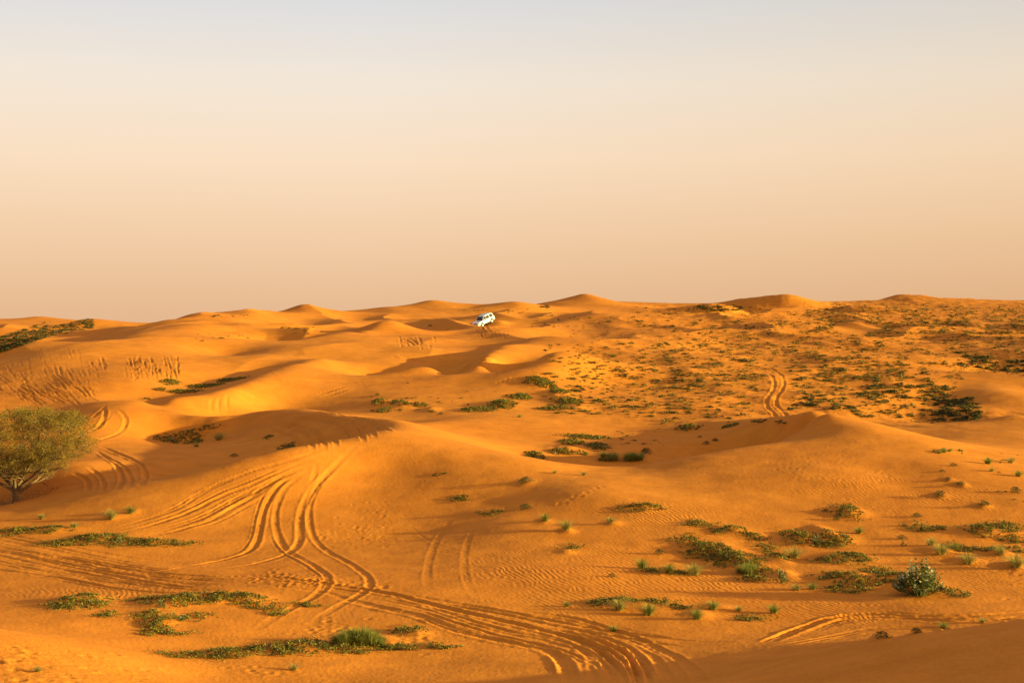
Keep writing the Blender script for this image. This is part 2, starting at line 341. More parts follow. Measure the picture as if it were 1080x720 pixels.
def dent(px, py, r, depth, berm=.4):
    X, Y, _ = ground_at(px, py)
    for x, y in zip(X, Y):
        rr = math.hypot(x, y); u = math.atan2(x, y); m = r*3/rr
        i0, i1 = np.searchsorted(UA, [u-m, u+m]); j0, j1 = np.searchsorted(VA, [L(rr-3*r), L(rr+3*r)])
        s = np.hypot(XX[j0:j1, i0:i1]-x, YY[j0:j1, i0:i1]-y)
        k = .55*depth*random.uniform(.2, .8)
        Z[j0:j1, i0:i1] += (k*(-np.exp(-(s/r)**2)+berm*np.exp(-((s-1.6*r)/(.6*r))**2))).astype(np.float32)
def prints(cx, cy, sx, sy, nn, r=.13, depth=.06):
    q = rng.normal(size=(nn, 2)); dent(cx+q[:, 0]*sx, cy+q[:, 1]*sy, r, depth)
prints(380, 565, 25, 6, 60); prints(400, 545, 12, 8, 22); prints(345, 560, 20, 10, 25, .12, .06)
prints(290, 608, 22, 2.5, 110, .11, .10); prints(335, 614, 22, 2, 110, .11, .11); prints(390, 620, 18, 2, 25, .15, .08)
prints(25, 692, 22, 10, 26, .14, .10); prints(60, 706, 40, 8, 22, .14, .09); prints(150, 712, 40, 5, 12, .12, .08); prints(280, 712, 20, 6, 12, .12, .07)
prints(850, 485, 25, 8, 60, .12, .05); prints(890, 500, 35, 10, 50, .14, .05); prints(780, 492, 20, 12, 24, .13, .05); prints(1060, 590, 25, 15, 60, .12, .06)
prints(350, 664, 25, 6, 50, .13, .06); prints(440, 670, 14, 6, 24, .13, .06); prints(400, 520, 40, 20, 25, .1, .035); prints(500, 500, 60, 20, 30, .1, .03)
dent(np.linspace(590, 635, 9), np.linspace(532, 512, 9)+rng.normal(size=9)*.8, .16, .09)
dent(np.linspace(165, 178, 5), np.linspace(474, 476, 5), .25, .12)
# hummocks the plants hold together: px, py, half width px, half depth px, height m
def mound(px, py, rx, ry, h):
    X, Y, _ = ground_at([px, px-rx, px+rx, px, px], [py, py, py, py-ry, py+ry]); ax = max(.15, rx*Y[0]/F); ay = max(.2, min((Y[3]-Y[4])/2, ax*2.2))
    x, y = X[0], Y[0]; rr = math.hypot(x, y); u = math.atan2(x, y); m = max(ax, ay)*2.6
    i0, i1 = np.searchsorted(UA, [u-m/rr, u+m/rr]); j0, j1 = np.searchsorted(VA, [L(rr-m), L(rr+m)])
    dx = (XX[j0:j1, i0:i1]-x)/ax; dy = (YY[j0:j1, i0:i1]-y)/ay
    Z[j0:j1, i0:i1] += (.62*h*np.exp(-(dx*dx+dy*dy)*1.1)*(1+.35*vnoise(XX[j0:j1, i0:i1]*1.3, YY[j0:j1, i0:i1]*1.1))).astype(np.float32)
MOUNDS = [(85,634,24,8,.35),(180,636,26,8,.32),(225,632,30,7,.36),(262,632,24,6,.3),(175,655,14,8,.2),(105,570,30,5,.25),(160,572,30,4,.18),(45,560,34,4,.2),
 (240,690,40,5,.18),(310,684,36,6,.25),(385,676,34,6,.3),(440,668,16,4,.2),(450,682,28,4,.15),
 (755,582,30,9,.4),(788,595,24,9,.35),(775,560,14,4,.25),(700,603,30,4,.22),(655,638,30,5,.22),(690,642,26,4,.2),(735,648,16,4,.2),(755,641,16,4,.2),
 (845,568,16,6,.3),(882,568,18,7,.3),(894,540,17,6,.3),(890,590,26,5,.3),(905,612,26,8,.35),(945,612,20,6,.3),(972,620,24,7,.45),(828,606,12,5,.25),(820,592,12,5,.25),
 (990,582,16,5,.3),(1022,592,14,4,.28),(1045,562,34,6,.35),(1070,598,16,5,.3),(1055,583,12,4,.25),(865,560,12,5,.3),
 (210,458,22,6,.4),(120,545,14,4,.15),(138,539,10,3,.12),(555,509,9,3,.2),(680,535,14,4,.15),(598,560,8,3,.2),(575,550,8,3,.15),(646,552,9,3,.15),(597,582,9,3,.12),
 (400,425,10,4,.4),(425,428,14,4,.4),(455,432,9,3,.35),(530,427,20,5,.4),(565,405,14,6,.5),(590,418,16,7,.5),(605,430,16,4,.4),(648,480,22,4,.3),(600,474,20,5,.35),
 (991,523,8,3,.2),(1036,534,8,3,.25),(1014,511,6,3,.2),(1000,506,5,2,.2),(925,674,10,3,.2),(965,669,9,3,.15)]
for m_ in MOUNDS: mound(*m_)
# ripple areas, as painted-on strength of real relief in the sand's bump
ripple_mask = np.zeros_like(Z)
for b_ in [(620,605,110,30),(740,610,90,28),(860,635,80,18),(540,600,60,25),(700,545,60,16),(950,520,90,20),(1040,600,60,30),(790,560,60,14),(880,650,80,10),(100,625,90,10)]:
    ripple_mask = np.maximum(ripple_mask, blob(*b_))
ripple_mask = np.clip(ripple_mask*1.2*(.6+1.1*fbm(XX*.25, YY*.2, 3)), 0, 1)+.04
rough_mask = np.zeros_like(Z)
for b_ in [(330,617,60,5),(300,611,50,4),(1060,600,40,25),(385,565,40,12),(60,700,90,20),(60,410,60,12),(160,388,36,14)]:
    rough_mask = np.maximum(rough_mask, blob(*b_))
rough_mask += plain*.8
for b_ in [(517,350,18,7)]: rough_mask = np.maximum(rough_mask, 2*blob(*b_))
# ------------------------------------------------------------------ the slope the car stands on
_cx, _cy, _ = [float(a[0]) for a in ground_at([510.5], [342.3])]
CAR_HEAD = R(41)                                   # nose points towards the camera, turned to the left
hx, hy = -math.sin(CAR_HEAD), -math.cos(CAR_HEAD)
CAR_PITCH = R(17)
_cz = -(342.3-342)/F*_cy
_s = (XX-_cx)*hx+(YY-_cy)*hy; _t = np.hypot(XX-_cx, YY-_cy)
_w = 1/(1+(_t/4.2)**6); _w = np.where(_t < 14, _w, 0)
Z = (Z*(1-_w) + (_cz-_s*math.tan(CAR_PITCH))*_w).astype(np.float32)
# dark churned sand below the car is still relief: wheel ploughed furrows
# ------------------------------------------------------------------ build ground mesh
def build_ground():
    me = bpy.data.meshes.new('desert_ground')
    nv = NU*NV
    co = np.empty((nv+1, 3), np.float32)
    co[:nv, 0] = XX.ravel(); co[:nv, 1] = YY.ravel(); co[:nv, 2] = Z.ravel()+CAMZ
    co[nv] = (0, 0, Z[0].mean()+CAMZ)
    j, i = np.mgrid[0:NV-1, 0:NU-1]
    a = (j*NU+i).ravel(); q = np.stack([a, a+1, a+1+NU, a+NU], 1)
    t = np.stack([np.full(NU-1, nv), np.arange(NU-1)+1, np.arange(NU-1)], 1)
    loops = np.concatenate([q.ravel(), t.ravel()]).astype(np.int32)
    me.vertices.add(nv+1); me.vertices.foreach_set('co', co.ravel())
    me.loops.add(len(loops)); me.loops.foreach_set('vertex_index', loops)
    starts = np.concatenate([np.arange(len(q))*4, len(q)*4+np.arange(len(t))*3]).astype(np.int32)
    me.polygons.add(len(starts)); me.polygons.foreach_set('loop_start', starts)
    me.polygons.foreach_set('use_smooth', np.ones(len(starts), bool))
    me.update(calc_edges=True)
    for nm, arr in (('ripple', ripple_mask),('rough', rough_mask)):
        at = me.attributes.new(nm, 'FLOAT', 'POINT'); at.data.foreach_set('value', np.append(arr.ravel(), 0).astype(np.float32))
    o = bpy.data.objects.new('desert_ground', me); col.objects.link(o)
    o['kind'] = 'structure'
    return o
# ------------------------------------------------------------------ materials helpers
def newmat(name, rough=.9):
    m = bpy.data.materials.new(name); m.use_nodes = True
    nt = m.node_tree; b = nt.nodes['Principled BSDF']; b.inputs['Roughness'].default_value = rough
    b.inputs['Specular IOR Level'].default_value = .2
    return m, nt, b
def sand_material():
    m, nt, b = newmat('sand', .95)
    N, Lk = nt.nodes, nt.links
    b.inputs['Specular IOR Level'].default_value = .05
    tc = N.new('ShaderNodeTexCoord')
    def noise(scale, det=4, rough=.55):
        n = N.new('ShaderNodeTexNoise'); n.inputs['Scale'].default_value = scale; n.inputs['Detail'].default_value = det; n.inputs['Roughness'].default_value = rough
        Lk.new(tc.outputs['Object'], n.inputs['Vector']); return n
    big = noise(.035, 5); mid = noise(.5, 6, .6); fine = noise(9, 4, .7)
    def ramp(src, stops):
        r = N.new('ShaderNodeValToRGB'); els = r.color_ramp.elements
        while len(els) < len(stops): els.new(.5)
        for e, (p, c) in zip(els, stops): e.position = p; e.color = (*c, 1)
        Lk.new(src, r.inputs['Fac']); return r
    c1 = ramp(big.outputs['Fac'], [(.3, (.61, .195, .021)), (.7, (.67, .232, .027))])
    c2 = ramp(mid.outputs['Fac'], [(.3, (.86, .84, .82)), (.7, (1.05, 1.06, 1.08))])
    c3 = ramp(fine.outputs['Fac'], [(.3, (.9, .89, .88)), (.7, (1.08, 1.08, 1.08))])
    def mul(a, b_):
        x = N.new('ShaderNodeMix'); x.data_type = 'RGBA'; x.blend_type = 'MULTIPLY'; x.inputs['Factor'].default_value = 1
        x.clamp_result = False
        Lk.new(a, x.inputs['A']); Lk.new(b_, x.inputs['B']); return x.outputs['Result']
    Lk.new(mul(mul(c1.outputs['Color'], c2.outputs['Color']), c3.outputs['Color']), b.inputs['Base Color'])
    # wind ripples
    warp = noise(.35, 3); vm = N.new('ShaderNodeVectorMath'); vm.operation = 'MULTIPLY_ADD'
    Lk.new(warp.outputs['Color'], vm.inputs[0]); vm.inputs[1].default_value = (1.6, .5, 0); Lk.new(tc.outputs['Object'], vm.inputs[2])
    mp = N.new('ShaderNodeMapping'); mp.inputs['Rotation'].default_value = (0, 0, R(-18)); Lk.new(vm.outputs[0], mp.inputs['Vector'])
    wv = N.new('ShaderNodeTexWave'); wv.wave_type = 'BANDS'; wv.bands_direction = 'X'; wv.wave_profile = 'SIN'
    wv.inputs['Scale'].default_value = 1.25; wv.inputs['Distortion'].default_value = 3.5; wv.inputs['Detail'].default_value = 2; wv.inputs['Detail Scale'].default_value = 1.2
    Lk.new(mp.outputs[0], wv.inputs['Vector'])
    at = N.new('ShaderNodeAttribute'); at.attribute_name = 'ripple'
    rm = N.new('ShaderNodeMath'); rm.operation = 'MULTIPLY'; Lk.new(wv.outputs['Fac'], rm.inputs[0]); Lk.new(at.outputs['Fac'], rm.inputs[1])
    b1 = N.new('ShaderNodeBump'); b1.inputs['Strength'].default_value = 1; b1.inputs['Distance'].default_value = .013
    Lk.new(rm.outputs[0], b1.inputs['Height'])
    b2 = N.new('ShaderNodeBump'); b2.inputs['Strength'].default_value = 1; b2.inputs['Distance'].default_value = .02
    g = noise(5, 6, .7); Lk.new(g.outputs['Fac'], b2.inputs['Height']); Lk.new(b1.outputs[0], b2.inputs['Normal'])
    at2 = N.new('ShaderNodeAttribute'); at2.attribute_name = 'rough'
    b3 = N.new('ShaderNodeBump'); b3.inputs['Strength'].default_value = 1; b3.inputs['Distance'].default_value = .12
    g3 = noise(3.2, 5, .75); r3 = N.new('ShaderNodeMath'); r3.operation = 'MULTIPLY'; Lk.new(g3.outputs['Fac'], r3.inputs[0]); Lk.new(at2.outputs['Fac'], r3.inputs[1])
    Lk.new(r3.outputs[0], b3.inputs['Height']); Lk.new(b2.outputs[0], b3.inputs['Normal'])
    Lk.new(b3.outputs[0], b.inputs['Normal'])
    return m
ground = build_ground()
ground.data.materials.append(sand_material())

# ------------------------------------------------------------------ camera, sky, sun
sc = bpy.context.scene
cam_d = bpy.data.cameras.new('camera'); cam = bpy.data.objects.new('camera', cam_d); col.objects.link(cam)
cam.location = (0, 0, CAMZ); cam.rotation_euler = (math.pi/2-PITCH, 0, 0)
cam_d.lens = 36*F/1080; cam_d.sensor_width = 36; cam_d.sensor_fit = 'HORIZONTAL'; cam_d.clip_start = .1; cam_d.clip_end = 20000
sc.camera = cam
wd = bpy.data.worlds.new('World'); sc.world = wd; wd.use_nodes = True
nt = wd.node_tree; bg = nt.nodes['Background']
sky = nt.nodes.new('ShaderNodeTexSky'); sky.sky_type = 'NISHITA'; sky.sun_disc = False
sky.sun_elevation = SUN_EL; sky.sun_rotation = SUN_AZ; sky.air_density = 1.0; sky.dust_density = 3.0; sky.ozone_density = 1.0
bg.inputs['Strength'].default_value = .054
# evening dust: the sky warms towards the horizon
tc = nt.nodes.new('ShaderNodeTexCoord'); sx = nt.nodes.new('ShaderNodeSeparateXYZ'); nt.links.new(tc.outputs['Generated'], sx.inputs[0])
rp = nt.nodes.new('ShaderNodeValToRGB'); nt.links.new(sx.outputs['Z'], rp.inputs['Fac'])
SKYSTOPS = [(0.0, (.75, .455, .262)), (.02, (.785, .495, .29)), (.061, (.855, .585, .37)), (.114, (.915, .70, .505)), (.166, (.86, .755, .64)), (.222, (.69, .69, .70)), (.45, (.42, .41, .41)), (1.0, (.24, .26, .30))]
els = rp.color_ramp.elements
while len(els) < len(SKYSTOPS): els.new(.5)
for e, (p, c) in zip(els, SKYSTOPS): e.position = p; e.color = (*c, 1)
sc_ = nt.nodes.new('ShaderNodeVectorMath'); sc_.operation = 'SCALE'; sc_.inputs['Scale'].default_value = 8.5
nt.links.new(rp.outputs['Color'], sc_.inputs[0])
mx = nt.nodes.new('ShaderNodeMix'); mx.data_type = 'RGBA'; mx.inputs['Factor'].default_value = .94; mx.clamp_result = False
# slightly deeper and warmer towards the sun's side
rx = nt.nodes.new('ShaderNodeMapRange'); nt.links.new(sx.outputs['X'], rx.inputs['Value']); rx.inputs['From Min'].default_value = -.1; rx.inputs['From Max'].default_value = .4
tn = nt.nodes.new('ShaderNodeMix'); tn.data_type = 'RGBA'; tn.inputs['A'].default_value = (1, 1, 1, 1); tn.inputs['B'].default_value = (.93, .88, .80, 1); nt.links.new(rx.outputs[0], tn.inputs['Factor'])
mu = nt.nodes.new('ShaderNodeVectorMath'); mu.operation = 'MULTIPLY'; nt.links.new(sc_.outputs[0], mu.inputs[0]); nt.links.new(tn.outputs['Result'], mu.inputs[1])
# broad brightening of the evening sky around the low sun (outside the picture, to the right)
dt = nt.nodes.new('ShaderNodeVectorMath'); dt.operation = 'DOT_PRODUCT'; nt.links.new(tc.outputs['Generated'], dt.inputs[0]); dt.inputs[1].default_value = (math.sin(SUN_AZ), math.cos(SUN_AZ), .1)
gl = nt.nodes.new('ShaderNodeMapRange'); gl.interpolation_type = 'SMOOTHSTEP'; nt.links.new(dt.outputs['Value'], gl.inputs['Value']); gl.inputs['From Min'].default_value = .45; gl.inputs['From Max'].default_value = 1
gc = nt.nodes.new('ShaderNodeMix'); gc.data_type = 'RGBA'; gc.clamp_result = False; gc.inputs['A'].default_value = (1, 1, 1, 1); gc.inputs['B'].default_value = (4.4, 3.2, 2.1, 1); nt.links.new(gl.outputs[0], gc.inputs['Factor'])
m2 = nt.nodes.new('ShaderNodeVectorMath'); m2.operation = 'MULTIPLY'; nt.links.new(mu.outputs[0], m2.inputs[0]); nt.links.new(gc.outputs['Result'], m2.inputs[1]); mu = m2
nt.links.new(sky.outputs['Color'], mx.inputs['A']); nt.links.new(mu.outputs[0], mx.inputs['B'])
nt.links.new(mx.outputs['Result'], bg.inputs['Color'])
sun_d = bpy.data.lights.new('sun', 'SUN'); sun = bpy.data.objects.new('sun', sun_d); col.objects.link(sun)
sun_d.energy = 5.0; sun_d.angle = R(.6); sun_d.color = (1, .90, .34)
sv = Vector((math.sin(SUN_AZ)*math.cos(SUN_EL), math.cos(SUN_AZ)*math.cos(SUN_EL), math.sin(SUN_EL)))
sun.rotation_euler = sv.to_track_quat('Z', 'Y').to_euler(); sun.location = sv*200+Vector((0, 100, 0))
vs_ = sc.view_settings; vs_.view_transform = 'Standard'; vs_.look = 'None'; vs_.exposure = EXPOSURE; vs_.gamma = 1
vs_.use_curve_mapping = False
# ------------------------------------------------------------------ plants and things
def tag(o, label=None, cat=None, group=None, kind=None):
    if label: o['label'] = label
    if cat: o['category'] = cat
    if group: o['group'] = group
    if kind: o['kind'] = kind
    return o
def mesh_obj(name, V, faces, mats, parent=None, loc=(0, 0, 0), smooth=False):
    me = bpy.data.meshes.new(name); V = np.asarray(V, np.float32)
    if isinstance(faces, np.ndarray):
        k = faces.shape[1]; me.vertices.add(len(V)); me.vertices.foreach_set('co', V.ravel())
        me.loops.add(faces.size); me.loops.foreach_set('vertex_index', faces.ravel().astype(np.int32))
        me.polygons.add(len(faces)); me.polygons.foreach_set('loop_start', (np.arange(len(faces))*k).astype(np.int32)); me.update(calc_edges=True)
    else:
        me.from_pydata([tuple(map(float, v)) for v in V], [], faces); me.update()
    if smooth: me.polygons.foreach_set('use_smooth', [True]*len(me.polygons))
    for m in (mats if isinstance(mats, (list, tuple)) else [mats]): me.materials.append(m)
    o = bpy.data.objects.new(name, me); col.objects.link(o); o.location = loc
    if parent: o.parent = parent
    return o
def empty(name, loc, rz=0):
    o = bpy.data.objects.new(name, None); col.objects.link(o); o.location = loc; o.rotation_euler = (0, 0, rz); o.empty_display_size = .3
    return o
def leaf_material(name, c1, c2, scale=9, rough=.6, trans=.25):
    m, nt, b = newmat(name, rough); N, Lk = nt.nodes, nt.links
    tc = N.new('ShaderNodeTexCoord'); n = N.new('ShaderNodeTexNoise'); n.inputs['Scale'].default_value = scale; n.inputs['Detail'].default_value = 3
    Lk.new(tc.outputs['Object'], n.inputs['Vector']); r = N.new('ShaderNodeValToRGB'); Lk.new(n.outputs['Fac'], r.inputs['Fac'])
    r.color_ramp.elements[0].position = .35; r.color_ramp.elements[1].position = .65
    r.color_ramp.elements[0].color = (*c1, 1); r.color_ramp.elements[1].color = (*c2, 1)
    Lk.new(r.outputs['Color'], b.inputs['Base Color'])
    t = N.new('ShaderNodeBsdfTranslucent'); Lk.new(r.outputs['Color'], t.inputs['Color'])
    mx = N.new('ShaderNodeMixShader'); mx.inputs['Fac'].default_value = trans
    Lk.new(b.outputs[0], mx.inputs[1]); Lk.new(t.outputs[0], mx.inputs[2]); Lk.new(mx.outputs[0], N['Material Output'].inputs['Surface'])
    return m
M_MAT = leaf_material('creeper_leaf', (.095, .085, .012), (.25, .19, .025), 5)
M_GRASS = leaf_material('grass_blade', (.26, .22, .045), (.46, .36, .10), 6, .7, .35)
M_GREEN = leaf_material('green_grass_blade', (.17, .18, .03), (.32, .29, .06), 6, .7, .35)
M_DRY = leaf_material('dry_twig', (.16, .10, .04), (.26, .17, .07), 6)
M_DARK = leaf_material('dark_shrub_leaf', (.06, .05, .012), (.12, .10, .022), 7)
M_SCRUB = leaf_material('scrub_leaf', (.16, .112, .018), (.27, .19, .032), 3)
M_CALO = leaf_material('thick_leaf', (.075, .095, .022), (.17, .18, .05), 8, .5, .15)
M_CALOP = leaf_material('pale_leaf', (.56, .52, .30), (.74, .68, .42), 8, .5, .2)
M_ACACIA = leaf_material('acacia_leaf', (.13, .09, .012), (.33, .22, .026), 1.4, .7, .3)
M_BARK = leaf_material('bark', (.12, .07, .03), (.21, .125, .055), 4, .9, 0)

def quads(cen, size, asp, tilt, r=rng, up=.6):
    """random leaf quads: centres (n,3), size (n,), elongation, -> V, F"""
    n = len(cen)
    nrm = r.normal(size=(n, 3)); nrm[:, 2] = np.abs(nrm[:, 2])+up; nrm /= np.linalg.norm(nrm, axis=1)[:, None]
    a = r.normal(size=(n, 3)); a -= (a*nrm).sum(1)[:, None]*nrm; a /= np.linalg.norm(a, axis=1)[:, None]
    b = np.cross(nrm, a); s = np.asarray(size)[:, None]
    V = np.stack([cen-a*s, cen-b*s*asp+nrm*s*.1, cen+a*s, cen+b*s*asp+nrm*s*.1], 1).reshape(-1, 3)
    return V, np.arange(4*n).reshape(n, 4)

def mat_plant(blobs, name, label, cat='ground cover', group=None, mat=None, leaf=.045, h=.15, dens=330, runners=True):
    P_ = []
    x0 = y0 = None
    for (px, py, rx, ry) in blobs:
        X, Y, Zg = ground_at([px, px, px], [py, py-ry, py+ry]); ax = max(.12, rx*Y[0]/F); ay = max(.15, min(abs(Y[1]-Y[2])/2, 2.2*ax))
        if x0 is None: x0, y0 = X[0], Y[0]
        area = math.pi*ax*ay; n = int(min(7000, area*dens*1.9*(.045/leaf)**1.3))+30
        t = rng.uniform(0, 2*math.pi, n); q = np.sqrt(rng.uniform(0, 1, n))*(1+.25*vnoise(np.cos(t)*1.5+px, np.sin(t)*1.5+py))*1.1
        lx = X[0]+ax*q*np.cos(t); ly = Y[0]+ay*q*np.sin(t)
        m = .6*fbm(lx*1.7+px, ly*1.5, 2)+.75*fbm(lx*4.3+px, ly*3.4, 2)
        keep = (m+rng.uniform(-.12, .12, n)) > (-.07+.32*q**2)
        lx, ly, m, q = lx[keep], ly[keep], m[keep], q[keep]
        hh = h*(.35+1.3*np.clip(m+.25, 0, 1))*np.clip(1.25-q, .1, 1)
        P_.append(np.stack([lx, ly, sample(lx, ly)+hh*rng.uniform(.05, 1, len(lx))**.7], 1))
        if runners:        # trailing stems at the edge
            for _ in range(int(4+rx*.4)):
                a = random.uniform(0, 2*math.pi); l = random.uniform(.3, .9)
                s = np.linspace(.7, 1+l/max(ax, .5)*.6, 22); aa = a+.4*np.sin(s*5+a)
                ex = X[0]+ax*s*np.cos(aa)+rng.normal(size=22)*.03; ey = Y[0]+ay*s*np.sin(aa)+rng.normal(size=22)*.03
                P_.append(np.stack([ex, ey, sample(ex, ey)+.03+rng.uniform(0, .05, 22)], 1))
    C_ = np.vstack(P_); org = np.array([x0, y0, float(sample(np.array([x0]), np.array([y0]))[0])])
    V, Fc = quads(C_-org, leaf*rng.uniform(.6, 1.4, len(C_)), .62, 1)
    o = mesh_obj(name, V, Fc, mat or M_MAT, loc=(org[0], org[1], org[2]+CAMZ))
    return tag(o, label, cat, group)

def tuft_mesh(name, mat, nb=110, spread=.55, seed=0, width=.011, dry=.0):
    r = np.random.default_rng(seed); V = []; Fc = []
    for i in range(nb):
        a = r.uniform(0, 2*math.pi); b0 = r.uniform(0, .26); ln = r.uniform(.55, 1.05); lean = r.uniform(.05, spread)*(1+.5*b0/.26)
        wv = width*r.uniform(.7, 1.5); d = np.array([math.cos(a), math.sin(a), 0]); sd = np.array([-d[1], d[0], 0])
        p0 = d*b0*r.uniform(.3, 1.3)
        for k in range(4):
            t = k/3; p = p0+d*(lean*t**1.6*ln)+np.array([0, 0, ln*(t-.28*lean*t*t)]); ww = wv*(1-t*.8)
            V += [p-sd*ww, p+sd*ww]
        n0 = len(V)-8
        for k in range(3): Fc.append((n0+2*k, n0+2*k+1, n0+2*k+3, n0+2*k+2))
    o = mesh_obj(name, V, np.array(Fc), mat); me = o.data; bpy.data.objects.remove(o); return me
TUFTS = [tuft_mesh('grass_tuft', M_GRASS, 260, 1.05, s, .016) for s in range(4)] + [tuft_mesh('green_tuft', M_GREEN, 260, .95, 10+s, .018) for s in range(3)]
def clump_mesh(name, mat, n, seed, leaf=.12, flat=.45, up=.4):
    r = np.random.default_rng(seed); k = r.integers(3, 6); cc_ = r.normal(size=(k, 3))*[.26, .26, .05]
    c = cc_[r.integers(0, k, n)]+np.clip(r.normal(size=(n, 3)), -1.7, 1.7)*[.3, .3, .0]; rad = np.hypot(c[:, 0], c[:, 1])
    c[:, 2] = flat*np.clip(1.15-rad*.8, .05, 1)*r.uniform(.0, 1, n)**.6
    V, Fc = quads(c, leaf*r.uniform(.6, 1.4, n), .6, 1, r, up); o = mesh_obj(name, V, Fc, mat); me = o.data; bpy.data.objects.remove(o); return me
SHRUBS = [clump_mesh('low_shrub', M_DARK, 520, 20+s, .055, .75, .3) for s in range(4)]
SHRUBG = [clump_mesh('low_green_shrub', M_MAT, 520, 30+s, .055, .6, .3) for s in range(3)]
def place(name, me, px, py, size, label, cat, group=None, sink=.02, zs=1.0):
    X, Y, Zg = ground_at([px], [py]); o = bpy.data.objects.new(name, me); col.objects.link(o)
    o.location = (X[0], Y[0], Zg[0]+CAMZ-sink); o.rotation_euler = (0, 0, random.uniform(0, 6.28)); o.scale = (size, size, size*zs)
    return tag(o, label, cat, group)
def place_px(name, me, px, py, hpx, label, cat, group=None, unit=1.0, zs=1.0):
    X, Y, Zg = ground_at([px], [py]); return place(name, me, px, py, hpx*Y[0]/F/unit, label, cat, group, zs=zs)

